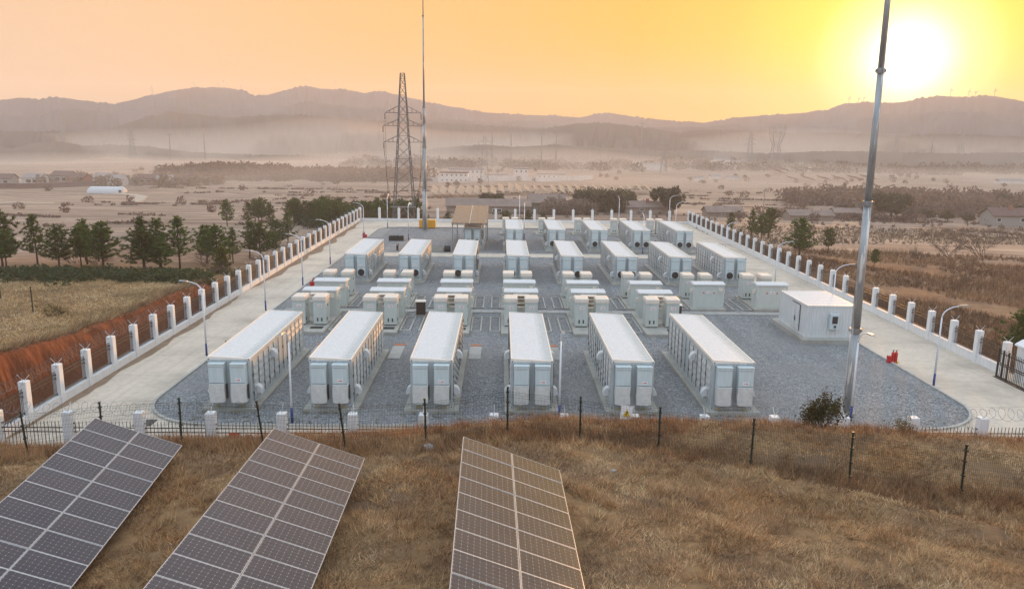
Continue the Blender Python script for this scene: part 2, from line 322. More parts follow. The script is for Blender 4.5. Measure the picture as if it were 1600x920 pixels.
ORD = ['first','second','third','fourth','fifth','sixth','seventh','eighth','ninth','tenth','eleventh','twelfth','thirteenth','fourteenth','fifteenth','sixteenth','seventeenth','eighteenth','nineteenth','twentieth']
def np_mesh(name, V, nper, mat, tint=None, smooth=False):
    """V: (faces*nper, 3) unshared corners, all faces with nper corners"""
    V = np.asarray(V, np.float32).reshape(-1, 3); nv = len(V); nf = nv//nper; me = bpy.data.meshes.new(name)
    me.vertices.add(nv); me.vertices.foreach_set('co', V.ravel()); me.loops.add(nv); me.loops.foreach_set('vertex_index', np.arange(nv, dtype=np.int32))
    me.polygons.add(nf); me.polygons.foreach_set('loop_start', np.arange(0, nv, nper, dtype=np.int32))
    if tint is not None:
        a = me.color_attributes.new('tint', 'FLOAT_COLOR', 'POINT'); c = np.ones((nv, 4), np.float32); c[:, :3] = np.repeat(tint, nv//len(tint), 0); a.data.foreach_set('color', c.ravel())
    me.materials.append(MATS[mat]); me.update(); me.validate(); return me
def grid_mesh(name, X, Y, Z, mat, zone=None):
    ny, nx = X.shape; V = np.stack([X, Y, Z], -1).reshape(-1, 3).astype(np.float32)
    i = np.arange(ny*nx).reshape(ny, nx); q = np.stack([i[:-1,:-1], i[:-1,1:], i[1:,1:], i[1:,:-1]], -1).reshape(-1, 4).astype(np.int32)
    me = bpy.data.meshes.new(name); me.vertices.add(len(V)); me.vertices.foreach_set('co', V.ravel()); me.loops.add(q.size); me.loops.foreach_set('vertex_index', q.ravel())
    me.polygons.add(len(q)); me.polygons.foreach_set('loop_start', np.arange(0, q.size, 4, dtype=np.int32))
    if zone is not None:
        a = me.color_attributes.new('zone', 'FLOAT_COLOR', 'POINT'); c = np.ones((len(V), 4), np.float32); c[:, :3] = zone.reshape(-1, 3); a.data.foreach_set('color', c.ravel())
    me.materials.append(MATS[mat]); me.update(); me.polygons.foreach_set('use_smooth', np.ones(len(q), bool)); return me
def gz(x, y): return float(height(np.array([x]), np.array([y]))[0])

# ------------------------------------------------------------------ ground sheet
def axis(parts):
    a = [np.arange(lo, hi, st) for lo, hi, st in parts]; return np.concatenate(a+[[parts[-1][1]]])
def grow(a, b, st, k):
    o = [a]
    while o[-1] < b: o.append(o[-1]+st); st *= k
    return np.array(o)
gx = np.concatenate([-grow(60,2050,1.2,1.06)[::-1], axis([(-58.8,-32,.9),(-32,-30.4,.3),(-30.4,-27.6,.12),(-27.6,-25,.3),(-25,34,.55),(34,44,.6),(44,60,.9)])[:-1], grow(60,2050,1.2,1.06)])
gy = np.concatenate([axis([(-520,-40,40),(-40,8,4),(8,36,.45),(36,37.2,.2),(37.2,82,.3),(82,150,.8)])[:-1], grow(150,2050,.9,1.02)])
GX, GY = np.meshgrid(gx, gy); GZ = height(GX, GY)
clay = sstep(-30.6,-29.6,GX+.5*wob(GX,GY,1.1,2.))*(1-sstep(-26.9,-26.6,GX))*sstep(30,38,GY)*(1-sstep(74,86,GY))
field = np.maximum((1-sstep(36,37,GY)), sstep(-26,-29.5,GX)*(1-sstep(-58,-85,GX))*(1-sstep(88,104,GY)))
scrub = sstep(34,36,GX)*(1-sstep(118,134,GY+.12*(GX-40)))*(1-sstep(110,170,GX))*sstep(30,37,GY)
scrub = np.maximum(scrub, sstep(-24,-29,GX)*sstep(84,100,GY)*(1-sstep(120,150,GY))*(1-sstep(-60,-80,GX))*.8)
scrub = np.maximum(scrub, sstep(146,147,GY)*(1-sstep(170,190,GY))*sstep(-40,-30,GX)*(1-sstep(36,44,GX)))
struct(obj('ground', grid_mesh('ground', GX, GY, GZ, 'earth', np.stack([clay, field, scrub], -1))))
# ------------------------------------------------------------------ distant hills: ridges with real depth
RIDGES = (('mountain_range', 1700, 220, [(-31.6,1.64),(-30.7,1.82),(-29.7,1.78),(-28.6,1.93),(-27.6,1.8),(-25.6,1.59),(-24.7,1.81),(-23.2,2.25),(-21.6,2.63),(-20.5,2.78),(-18.9,2.83),(-17.7,2.7),(-16.9,2.35),(-16.0,2.45),(-14.8,2.82),(-13.5,3.11),(-12.6,2.92),(-10.9,2.92),(-9.6,2.69),(-8.7,2.88),(-7.4,2.64),(-5.6,2.24),(-3.8,1.91),(-1.1,1.51),(2.1,1.37),(3.9,1.35),(5.5,1.23),(6.6,1.46),(7.3,1.6),(8.0,1.52),(9.8,1.27),(12.0,1.07),(14.2,.96),(16.3,1.32),(18.4,1.5),(20.4,1.63),(22.0,1.84),(23.1,2.25),(24.3,2.33),(25.4,2.28),(26.5,2.31),(27.6,2.58),(28.6,2.69),(29.7,2.6),(30.7,2.66),(31.7,2.61),(32.4,2.45),(33.1,2.29)]),
 ('foothill_range', 1050, 110, [(-31.8,-.16),(-28.5,-.12),(-26.0,-.01),(-24.8,.45),(-23.7,.83),(-22.3,1.23),(-21.3,1.12),(-19.8,.99),(-18.6,.89),(-16.9,1.04),(-15.3,1.16),(-13.6,1.15),(-11.8,1.0),(-9.2,.87),(-6.5,.73),(-3.8,.76),(-1.1,.62),(2.1,.48),(3.5,.5),(5.3,.83),(7.5,.9),(9.8,.65),(12.5,.29),(14.2,.48),(16.3,.5),(18.4,.48),(20.5,.25),(22.5,.39),(26.3,.23),(29.9,.39),(33.3,.23)]),
 ('low_hills', 900, 70, [(-31.9,-1.19),(-31.3,-1.19),(-30.2,-.88),(-29.4,-.76),(-28.5,-.79),(-27.5,-1.02),(-25.7,-.93),(-23.8,-1.05),(-21.1,-1.41),(-17.1,-1.57),(-12.8,-1.59),(-8.4,-1.52),(-6.6,-1.32),(-4.8,-1.03),(-3.2,-.88),(-1.1,-.72),(.7,-.88),(2.6,-.77),(3.9,-.66),(5.3,-.78),(8.1,-.88),(10.8,-1.02),(14.3,-.92),(16.4,-1.01),(18.5,-1.06),(20.6,-.94),(22.6,-.82),(26.4,-.83),(30.1,-.83),(33.4,-.68)]))
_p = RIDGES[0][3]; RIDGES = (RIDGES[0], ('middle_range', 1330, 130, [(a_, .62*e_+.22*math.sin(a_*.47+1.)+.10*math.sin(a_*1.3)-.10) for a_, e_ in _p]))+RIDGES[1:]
RIDGE_Z = {}
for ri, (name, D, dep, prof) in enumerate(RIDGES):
    a = np.linspace(-52, 54, 1500); pa = np.array(prof)
    el = np.interp(a, pa[:,0], pa[:,1])
    el += np.where(a < pa[0,0], .35*np.sin((a-pa[0,0])*.55), 0)+np.where(a > pa[-1,0], .35*np.sin((a-pa[-1,0])*.5), 0)
    rough = (.045 if ri < 3 else .03)*(np.sin(a*5.3+2*np.sin(a*.7))+.8*np.abs(np.sin(a*8.3+1))+.7*np.sin(a*17.3+2*np.sin(a))+.5*np.sin(a*37+2)+.35*np.sin(a*71+.4))*(.6+.5*np.sin(a*2.1))*.75
    Dc = D*(1+.05*np.sin(a*.31+ri)+.02*np.sin(a*.9)); crest = 15.86+Dc*np.tan(np.radians(el+rough))
    RIDGE_Z[name] = (a, Dc, crest)
    t = np.concatenate([np.linspace(-1, 0, 26), np.linspace(.08, 1, 8)]); base = -14.
    T, A = np.meshgrid(t, a, indexing='ij'); DD = Dc[None]+T*dep*(1.+.15*np.sin(A*1.3+ri*2))
    prof_t = np.where(T < 0, (1+T)**1.35, (1-T)**1.2)
    gull = (np.sin(A*3.1+4*np.sin(T*2.2+A*.35))+.7*np.sin(A*6.7+T*5+2*np.sin(A*.9))+.35*np.sin(A*13-T*9+3*np.sin(A*1.7)))/2.05*np.sin(np.pi*np.clip(1+T, 0, 1))
    Z = base+(crest[None]-base)*np.clip(prof_t+.13*gull, 0, 1.0)
    Z = np.minimum(Z, crest[None])
    x = DD*np.sin(np.radians(A)); y = DD*np.cos(np.radians(A))
    struct(obj(name, grid_mesh(name, x, y, Z, ('hill_air_blue','hill_mid','foothill','hill_dry')[ri])))
# ------------------------------------------------------------------ station surfaces
def sheet(name, pts, z, mat): return struct(MB().poly(pts, z-.06, z).build(name, mat))
sheet('concrete_road', [(-27.2,36.4),(35.6,36.4),(35.6,147),(-27.2,147)], 0., 'road_concrete')
def arc(cx, cy, r, a0, a1, n=12): return [(cx+r*math.cos(R(a0+(a1-a0)*i/n)), cy+r*math.sin(R(a0+(a1-a0)*i/n))) for i in range(n+1)]
yard = arc(-15.9,45.7,4.6,180,270)+arc(23.6,45.7,4.6,270,360)+[(28.2,134),(-14,134)]+[(-19.2,134),(-20.5,131.5)]
sheet('gravel_yard', yard, .035, 'gravel')
kb = MB()
n = len(yard); cx, cy = 4., 85.
def off(i, d):
    a = Vector(yard[i-1]); b = Vector(yard[i]); c = Vector(yard[(i+1)%n]); t = (c-a).normalized(); return (b.x+t.y*d, b.y-t.x*d)
for i in range(n):
    j = (i+1)%n; A0, A1 = off(i,.0), off(j,.0); B0, B1 = off(i,.16), off(j,.16)
    kb.add([(*A0,-.05),(*A1,-.05),(*B1,-.05),(*B0,-.05),(*A0,.13),(*A1,.13),(*B1,.13),(*B0,.13)], [(4,5,6,7),(0,1,5,4),(2,3,7,6)] if False else [(7,6,5,4),(4,5,1,0),(6,7,3,2)])
struct(kb.build('yard_kerb', 'kerb_concrete'))
def slabs(name, x0, x1, y0, y1, z, mat, step):
    """a paved strip of single slabs"""
    root = struct(obj(name, None)); nx_ = max(1, round((x1-x0)/step)); w = (x1-x0)/nx_
    me = MB().bbox(0, w-.02, 0, y1-y0, -.1, 0, .012).mesh('slab', mat)
    for i in range(nx_): obj('slab', me, root, (x0+i*w, y0+random.uniform(-.01,.01), z+random.uniform(-.008,.008)))
slabs('middle_path', -20.3, 28.0, 102.2, 105.3, .075, 'road_concrete', 5.0)
slabs('cable_trench', -19.5, 28.0, 69.15, 70.15, .13, 'slab_concrete', 1.2)
slabs('rear_path', -18.0, 28.0, 134.4, 135.6, .05, 'grey_paving', 2.4)
sheet('corner_paving', [(-20.4,120.6),(-18.4,120.6),(-18.5,133.5),(-20.3,132)], .055, 'grey_paving')
sheet('gate_apron', [(35.6,38),(60,36),(60,46),(35.6,50)], -.3, 'road_concrete')
# ------------------------------------------------------------------ foundation pads and pit kerbs
COLX = [-16.75,-10.95,-5.15,.65,6.5,12.35,18.2,24.1]
def pad(x0, x1, y0, y1, h):
    return struct(MB().bbox(x0, x1, y0, y1, -.05, h, .03).build('foundation_pad', 'plinth_concrete'))
def pit(x0, x1, y0, y1):
    m = MB(); w = .12
    m.box(x0,x1,y0,y0+w,0,.14).box(x0,x1,y1-w,y1,0,.14).box(x0,x0+w,y0+w,y1-w,0,.137).box(x1-w,x1,y0+w,y1-w,0,.137)
    struct(m.build('pit_kerb', 'kerb_concrete'))
def drift(x0, y0, y1, w, seed):
    """soil washed along the foot of the wall"""
    rr = np.random.default_rng(seed); ys = np.linspace(y0, y1, 40); ed_ = w*(.35+.65*np.abs(np.sin(ys*.35+seed))*rr.uniform(.5,1,40))*np.sin(np.linspace(0,math.pi,40))**.4+.04
    pts = [(x0, float(q)) for q in ys[::-1]]+[(x0+float(e), float(q)) for e, q in zip(ed_, ys)]; V = [(a_,b_,.006) for a_,b_ in pts]; n__ = 40
    struct(MB().add(V, [(n__-1-i, n__+i, n__+i+1, n__-2-i) for i in range(n__-1)]).build('soil_drift', 'silt'))
drift(-25.8,38.6,76,.9,1); drift(-25.8,80,142,1.6,2)

# ------------------------------------------------------------------ battery containers
CW, CL, CH = 2.44, 12.19, 2.9
def sign_plate(parent, x, y, z, w=.34, h=.17):
    p = MB().box(x-w/2,x+w/2,y-.012,y,z-h/2,z+h/2).build('label_plate', 'sticker_white', parent)
    m = MB()
    m.box(x-w*.36,x-w*.22,y-.016,y-.012,z-h*.16,z+h*.16).box(x-w*.18,x-w*.08,y-.016,y-.012,z-h*.05,z+h*.05)
    for k in range(3): m.box(x-w*.03+k*w*.14,x+w*.08+k*w*.14,y-.016,y-.012,z-h*.2,z+h*.2)
    m.build('lettering', 'signal_red', p)
def ac_unit(parent, x0, kind, plate):
    """kind 'cover': lower half wrapped in pale cloth; 'fan': round fan"""
    w, d = .86, .46; a = MB()
    a.bbox(x0,x0+w,-d,0,.62 if kind == 'fan' else .70,2.62,.03)
    body = a.build('air_conditioner', 'ac_paint', parent)
    MB().box(x0-.02,x0+w+.02,-d-.025,0,2.622,2.665).build('hood', 'ac_paint', body)
    MB().box(x0+.02,x0+w-.02,-d-.006,-d+.001,1.52,1.545).box(x0+.04,x0+w-.04,-d-.008,-d+.001,2.46,2.475).build('seam', 'seam_dark', body)
    if kind == 'cover':
        m = MB(); nx_, nz = 9, 7; V = []; zb, zt = .42, 1.46
        for k in range(nz):
            t = k/(nz-1); z = zb+(zt-zb)*t
            for i in range(nx_):
                s = i/(nx_-1); x = x0-.035+(w+.07)*(s*.94+.03*(1+math.sin(t*7+x0)*.5))
                V.append((x, -d-.03-.10*math.sin(math.pi*s)**.5*(1-.55*t)-.012*math.sin(9*s+5*t+x0), z-.03*math.sin(math.pi*s)*(1-t)))
        for k in range(nz):
            for s in (0, nx_-1): V.append((V[k*nx_+s][0], -.08, V[k*nx_+s][2]))
        F_ = [(k*nx_+i,k*nx_+i+1,(k+1)*nx_+i+1,(k+1)*nx_+i) for k in range(nz-1) for i in range(nx_-1)]; q = nx_*nz
        for k in range(nz-1):
            F_ += [(q+2*k,k*nx_,(k+1)*nx_,q+2*k+2), (k*nx_+nx_-1,q+2*k+1,q+2*k+3,(k+1)*nx_+nx_-1)]
        F_ += [tuple(list(range(nx_))[::-1]+[q,q+1]), tuple(list(range((nz-1)*nx_,nz*nx_))+[q+2*nz-1,q+2*nz-2])]
        m.add(V, F_).build('cloth_cover', 'cover_fabric', body, smooth=False)
        MB().box(x0+w+.03,x0+w+.06,-.30,-.06,.55,1.40).build('drain_duct', 'dark_steel', body)
    else:
        c = (x0+w/2, .98); ring = MB(); n_ = 24; disc = MB()
        P = [(c[0]+.36*math.cos(2*math.pi*i/n_), c[1]+.36*math.sin(2*math.pi*i/n_)) for i in range(n_)]
        disc.add([(x,-d-.01,z) for x,z in P]+[(x,-d+.02,z) for x,z in P], [tuple(range(n_))]+[(i,n_+i,n_+(i+1)%n_,(i+1)%n_) for i in range(n_)])
        fan = disc.build('fan', 'rubber_black', body)
        g = MB()
        for r_ in (.10,.22,.345): g.tube([(c[0]+r_*math.cos(2*math.pi*i/20),-d-.03,c[1]+r_*math.sin(2*math.pi*i/20)) for i in range(21)], .014, 4)
        for i in range(6): g.bar((c[0],-d-.03,c[1]), (c[0]+.35*math.cos(i*math.pi/3),-d-.03,c[1]+.35*math.sin(i*math.pi/3)), .012)
        g.build('fan_grille', 'seam_dark', fan)
        MB().box(x0+.06,x0+w-.06,-d-.006,-d+.001,.70,.72).build('seam', 'seam_dark', body)
    if plate: sign_plate(body, x0+w/2, -d-.002, 1.72)
def door_meshes():
    w, h = 1.05, 2.5; p = MB(); p.box(.025,w-.025,-.035,0,.2,h)              # vented leaf with five louvre hoods
    for k in range(5):
        z = .42+k*.42
        for x0, x1 in ((.14,w-.14),):
            p.add([(x0,-.035,z+.24),(x1,-.035,z+.24),(x1,-.085,z+.03),(x0,-.085,z+.03),(x0,-.035,z),(x1,-.035,z)], [(0,3,2,1),(3,4,5,2),(0,4,3),(1,2,5)])
    q = MB(); q.box(.025,w-.025,-.03,0,.2,h); q.box(.16,w-.16,-.045,-.03,1.5,2.3)
    rod = MB(); rod.tube([(0,-.07,.12),(0,-.07,h+.05)], .016, 6); rod.box(-.04,.04,-.09,-.03,.55,.7).box(-.04,.04,-.09,-.03,1.6,1.75)
    return p.mesh('vented_door','door_paint'), q.mesh('door','container_paint'), rod.mesh('lock_rod','rod_grey')
VENT, PLAIN, ROD = door_meshes()
def cowl_mesh():
    m = MB(); n_ = 8; V = []
    for i in range(n_+1):
        a = math.pi/2*i/n_
        for y in (-.23,.23): V.append((.34*math.sin(a), y, .42*math.cos(a)))
    F_ = [(2*i,2*i+2,2*i+3,2*i+1) for i in range(n_)]; k = len(V); V += [(0,-.23,-.06),(0,.23,-.06),(.34,-.23,-.06),(.34,.23,-.06)]
    F_ += [(2*n_,k+2,k+3,2*n_+1), tuple([k,k+2]+[2*i for i in range(n_,-1,-1)]), tuple([k+1]+[2*i+1 for i in range(n_+1)]+[k+3]), (k,k+1,k+3,k+2)]
    return m.add(V, F_).mesh('vent_cowl', 'roof_paint')
COWL = cowl_mesh()
def container(kind, loc, label, group):
    """front end faces -Y, base at z=0 of the Empty"""
    t = thing('battery_container', label, 'container', loc, 0, group)
    MB().bbox(.03,CW-.03,.03,CL-.03,.0,CH-.05,.02).build('body', 'container_paint', t)
    f = MB()
    for x in (0,CW-.13):
        for y in (0,CL-.13): f.box(x,x+.13,y,y+.13,0,CH-.12)
    for x in (-.004,CW-.096): f.box(x,x+.10,.13,CL-.13,CH-.22,CH-.06).box(x,x+.10,.13,CL-.13,0,.15)
    for y in (-.004,CL-.116): f.box(.13,CW-.13,y,y+.12,CH-.20,CH-.06).box(.13,CW-.13,y,y+.12,0,.15)
    f.build('frame', 'container_paint', t)
    r = MB(); k = 98; V = []                                                         # corrugated roof sheet, falling slightly to one side
    for i in range(k+1):
        y = .06+(CL-.12)*i/k; z = CH-.045+(.013 if i%4 in (1,2) else 0.)
        V += [(.07,y,z+.075),(CW-.07,y,z-.035)]
    r.add(V, [(2*i,2*i+1,2*i+3,2*i+2) for i in range(k)])
    roof = r.build('roof', 'roof_paint', t)
    e = MB()
    for x, dz in ((0.,.10),(CW-.075,-.01)): e.box(x,x+.075,0,CL,CH-.10,CH-.02+dz)
    for y in (-.006,CL-.064):
        e.add([(.075,y,CH-.10),(CW-.075,y,CH-.10),(CW-.075,y+.07,CH-.10),(.075,y+.07,CH-.10),(.075,y,CH+.075),(CW-.075,y,CH-.03),(CW-.075,y+.07,CH-.03),(.075,y+.07,CH+.075)],
              [(3,2,1,0),(4,5,6,7),(0,1,5,4),(1,2,6,5),(2,3,7,6),(3,0,4,7)])
    e.build('roof_rail', 'rail_sky_gleam', roof)
    cm = MB().box(-.09,.09,-.09,.09,-.06,.06).mesh('corner_casting', 'roof_paint'); hm = MB().box(-.035,.035,-.097,-.085,-.03,.03).mesh('casting_hole', 'rubber_black')
    for x in (.08,CW-.08):
        for y in (.075,CL-.075):
            for z in (.06,CH-.10):
                c = obj('corner_casting', cm, t, (x, y, z)); obj('casting_hole', hm, c, None, 0 if y < 1 else math.pi)
    n_ = 11; w = 1.05; y0 = (CL-n_*w)/2
    for side in (0, 1):
        for i in range(n_):
            pl = i in (5, 6)
            o = obj('door', PLAIN if pl else VENT, t)
            y = y0+i*w
            if side: o.location = (CW-.03, y, .1); o.rotation_euler = (0,0,math.pi/2)
            else: o.location = (.03, y+w, .1); o.rotation_euler = (0,0,-math.pi/2)
            rd = obj('lock_rod', ROD, o, (.0, 0, 0))
        for y in (.95, 4.15):
            c = obj('vent_cowl', COWL, t, (CW+.03 if side else -.03, y, .62 if y < 2 else 1.9)); 
            if not side: c.rotation_euler = (0,0,math.pi)
    ac_unit(t, .18, kind, False); ac_unit(t, 1.40, kind, True)
    g = MB()
    for x in (.42,1.95): g.box(x-.05,x+.05,-.10,-.02,-.22,.06)
    g.build('earth_strap', 'signal_yellow', t)
    return t
P0 = None
FR = [ORD[i] for i in range(6)]
for i in range(6):
    x = COLX[i]; lab = f'white battery container with cloth covered air conditioners, {FR[i]} from left in front row'
    lab = ['leftmost', 'second from left', 'third from left', 'third from right', 'second from right', 'rightmost'][i].join(['white battery container with cloth covered air conditioners, ', ' of nearest row'])
    if P0 is None: P0 = container('cover', (x, 43.54, .25), lab, 'battery containers of the nearest row')
    else: dup(P0, (x, 43.54, .25), lab)
    pad(x-.35, x+CW+.35, 43.1, 43.54+CL+.35, .25)
    struct(MB().bbox(x+CW+.45,x+CW+1.35,54.2,57.6,0,.10,.02).build('stepping_slab', 'slab_concrete'))
    MBs = MB().box(x+CW+.5,x+CW+1.3,57.62,58.1,.04,.12).build('orange_board', 'clay_orange'); tag(MBs, f'orange board on the gravel behind the {FR[i]} container of the nearest row', 'board', 'orange boards on the gravel')
P1 = None
for i in range(8):
    x = COLX[i]; lab = f'white battery container with round black fans, {FR[i] if i < 6 else ORD[i]} from left in the middle row'
    if P1 is None: P1 = container('fan', (x, 83.5, .25), lab, 'battery containers of the middle row')
    else: dup(P1, (x, 83.5, .25), lab)
    pad(x-.35, x+CW+.35, 83.0, 83.5+CL+.35, .25)
for i in range(2, 8):
    x = COLX[i]; y = 107.6 if i > 2 else 109.0
    lab = f'white battery container with round black fans, {ORD[i-3]} from left in the farthest row' if i > 2 else 'grey white container standing under the tilted solar canopy'
    dup(P1, (x, y, .25), lab, group='battery containers of the farthest row')
    pad(x-.35, x+CW+.35, y-.5, y+CL+.35, .25)
# ------------------------------------------------------------------ converter cabinets and transformer boxes
def cabinet(loc, label, group, wide=1.04):
    t = thing('power_cabinet', label, 'cabinet', loc, 0, group); w, d, h = wide, 1.5, 2.42
    MB().box(.05,w-.05,.05,d-.05,0,.09).build('base', 'rubber_black', t)
    MB().bbox(0,w,0,d,.09,2.08,.015).build('body', 'cabinet_paint', t)
    cap = MB(); e = .03
    cap.add([(-e,-e,2.083),(w+e,-e,2.083),(w+e,d+e,2.083),(-e,d+e,2.083),(-e,-e,2.36),(w+e,-e,2.36),(w+e,d+e,2.36),(-e,d+e,2.36),(.06,.1,h),(w-.06,.1,h),(w-.06,d-.1,h),(.06,d-.1,h)],
        [(3,2,1,0),(0,1,5,4),(1,2,6,5),(2,3,7,6),(3,0,4,7),(4,5,9,8),(5,6,10,9),(6,7,11,10),(7,4,8,11),(8,9,10,11)])
    cap.build('cap', 'cap_sun_gleam', t)
    for x in (.28,.62): MB().box(x,x+.12,-.012,.003,.32,.62).build('vent', 'seam_dark', t)
    sign_plate(t, w*.52, -.002, 1.62, .38, .2)
    m = MB(); m.box(w-.002,w+.03,.6,.68,1.5,1.7).box(w-.002,w+.02,.25,.45,.35,.6); m.build('side_handle', 'dark_steel', t)
    MB().box(-.004,w+.004,-.004,d+.004,1.93,1.945).build('seam', 'seam_dark', t)
    return t
def transformer(loc, label, group, front):
    t = thing('transformer_box', label, 'transformer', loc, 0, group); w, d = 2.86, 1.5
    MB().bbox(0,w,0,d,0,2.12,.02).build('body', 'cabinet_paint', t)
    MB().add([(-.07,-.1,2.122),(w+.07,-.1,2.122),(w+.07,d+.1,2.122),(-.07,d+.1,2.122),(-.07,-.1,2.22),(w+.07,-.1,2.22),(w+.07,d+.1,2.22),(-.07,d+.1,2.22),(-.03,d/2,2.36),(w+.03,d/2,2.36)],
        [(3,2,1,0),(0,1,5,4),(2,3,7,6),(1,2,6,9,5),(3,0,4,8,7),(4,5,9,8),(6,7,8,9)]).build('roof', 'roof_paint', t)
    MB().box(w-.52,w-.2,-.12,-.002,1.55,1.88).build('meter_box', 'cap_sun_gleam', t)
    MB().box(w+.002,w+.16,.4,.8,1.3,1.62).box(-.16,-.002,.4,.8,1.3,1.62).build('junction_box', 'cap_sun_gleam', t)
    if front:
        for x in (.95,1.9):
            MB().add([(x-.09,-.006,1.36),(x+.09,-.006,1.36),(x,-.006,1.53)], [(0,1,2)]).build('warning_triangle', 'signal_red', t)
        sign_plate(t, 1.42, -.002, 1.48, .42, .2)
    d_ = MB(); yb = -.9 if not front else d
    for z in (1.35,1.75,2.0): d_.box(.75,2.1,yb,yb+.9,z,z+.05)
    d_.box(1.1,1.9,yb,yb+.9,1.0,1.1)
    d_.build('bus_duct', 'cap_sun_gleam', t)
    return t
C0 = T0 = T1 = None
def put_cab(x, y, lab, grp, z=.3):
    global C0
    if C0 is None: C0 = cabinet((x,y,z), lab, grp); return C0
    return dup(C0, (x,y,z), lab, group=grp)
for i in range(6):
    x = COLX[i]-.3; w = ORD[i]
    pad(x-.28, x+2.98, 60.9, 68.9, .3)
    for k, dx in enumerate((0., 1.7)):
        put_cab(x+dx, 63.1, f'{("left","right")[k]} cabinet of the {w} front pair from left, facing the near containers', 'converter cabinets in front of the trench')
    lab = f'low grey transformer box behind the {w} front cabinet pair from left'
    T0 = T0 or None
    if T0 is None: T0 = transformer((x+.02, 66.75, .3), lab, 'transformer boxes in front of the trench', False)
    else: dup(T0, (x+.02, 66.75, .3), lab)
    pit(x+3.02, x+3.92, 62.3, 67.4)
    if i: pit(x-1.22, x-.32, 62.3, 67.4)
    tag(MB().box(x+1.65,x+2.65,61.9,62.5,.303,.335).build('rubber_mat', 'rubber_black'), f'black rubber mat on the pad before the {w} front cabinet pair from left', 'mat', 'black rubber mats before the cabinets')
for i in range(8):
    x = COLX[i]-.3; w = ORD[i]
    pad(x-.28, x+2.98, 70.5, 77.0, .3)
    lab = f'grey transformer box beyond the trench, {w} from left, before two cabinets'
    if T1 is None: T1 = transformer((x-.02, 71.05, .3), lab, 'transformer boxes beyond the trench', True)
    else: dup(T1, (x-.02, 71.05, .3), lab)
    for k, dx in enumerate((-.1, 1.65)):
        put_cab(x+dx, 75.0, f'{("left","right")[k]} cabinet of the {w} pair beyond the trench, behind its transformer box', 'converter cabinets beyond the trench')
    pit(x+3.02, x+3.92, 71.0, 76.0)
    if i: pit(x-1.22, x-.32, 71.0, 76.0)
for i in range(3, 8):
    x = COLX[i]-.4
    for k in (0, 1):
        put_cab(x+k*1.45, 126.2, f'{("left","right")[k]} tall cabinet behind the {ORD[i-3]} container of the farthest row', 'cabinets behind the farthest row')
    pad(x-.5, x+3., 125.2, 128.6, .3)
# ------------------------------------------------------------------ site container on the right
wc = thing('site_container', 'white corrugated site office container with wall unit, on the right gravel', 'container', (24.1,59.8,.42))
struct(MB().bbox(23.7,28.0,59.2,66.6,-.05,.42,.03).build('foundation_pad', 'plinth_concrete'))
w, d, h = 3.85, 6.06, 2.6; m = MB()
def corr(p0, p1, z0, z1, nrm_, n_):
    V = []; ux, uy = (p1[0]-p0[0])/(4*n_), (p1[1]-p0[1])/(4*n_)
    for i in range(4*n_+1):
        o = .03 if i%4 in (1,2) else 0.
        for z in (z0,z1): V.append((p0[0]+ux*i-nrm_[0]*o, p0[1]+uy*i-nrm_[1]*o, z))
    m.add(V, [(2*i,2*i+2,2*i+3,2*i+1) for i in range(4*n_)])
corr((.1,.02),(w-.1,.02),.14,h-.14,(0,-1),14); corr((w-.02,.1),(w-.02,d-.1),.14,h-.14,(1,0),20); corr((w-.1,d-.02),(.1,d-.02),.14,h-.14,(0,1),14); corr((.02,d-.1),(.02,.1),.14,h-.14,(-1,0),20)
m.build('wall', 'white_steel', wc)
m = MB()
for x in (0,w-.12):
    for y in (0,d-.12): m.box(x,x+.12,y,y+.12,0,h)
for z in (0,h-.14):
    m.box(.12,w-.12,-.003,.1,z,z+.14).box(.12,w-.12,d-.1,d+.003,z,z+.14).box(-.003,.1,.12,d-.12,z,z+.14).box(w-.1,w+.003,.12,d-.12,z,z+.14)
m.build('frame', 'white_steel', wc)
rf = MB(); V = []
for i in range(41):
    y = .05+(d-.1)*i/40; V += [(.06,y,h-.03+(.025 if i%4 in (1,2) else 0)),(w-.06,y,h-.03+(.025 if i%4 in (1,2) else 0))]
rf.add(V, [(2*i,2*i+1,2*i+3,2*i+2) for i in range(40)]).build('roof', 'roof_paint', wc)
for k in (0,1):
    dd = MB().box(-.05,-.005,1.5+k*.83,2.28+k*.83,.25,2.3)
    for z in (.5,1.0,1.5): dd.box(-.075,-.05,1.62+k*.83,2.16+k*.83,z,z+.34)
    dl = dd.build('door', 'white_steel', wc); MB().box(-.085,-.05,2.2+k*.1,2.26+k*.1,.9,1.3).build('handle', 'dark_steel', dl)
MB().box(-.02,-.003,1.44,1.49,.2,2.36).box(-.02,-.003,2.285,2.325,.2,2.36).box(-.02,-.003,3.12,3.17,.2,2.36).box(-.02,-.003,1.49,3.12,2.31,2.36).build('door_seal', 'seam_dark', wc)
u = MB().bbox(1.78,2.5,-.26,.0,.75,1.98,.04).build('wall_unit', 'ac_paint', wc)
MB().box(1.93,2.36,-.272,-.258,1.2,1.78).build('screen', 'glass_dark', u); MB().box(2.08,2.28,-.272,-.258,.86,1.06).build('socket', 'seam_dark', u)

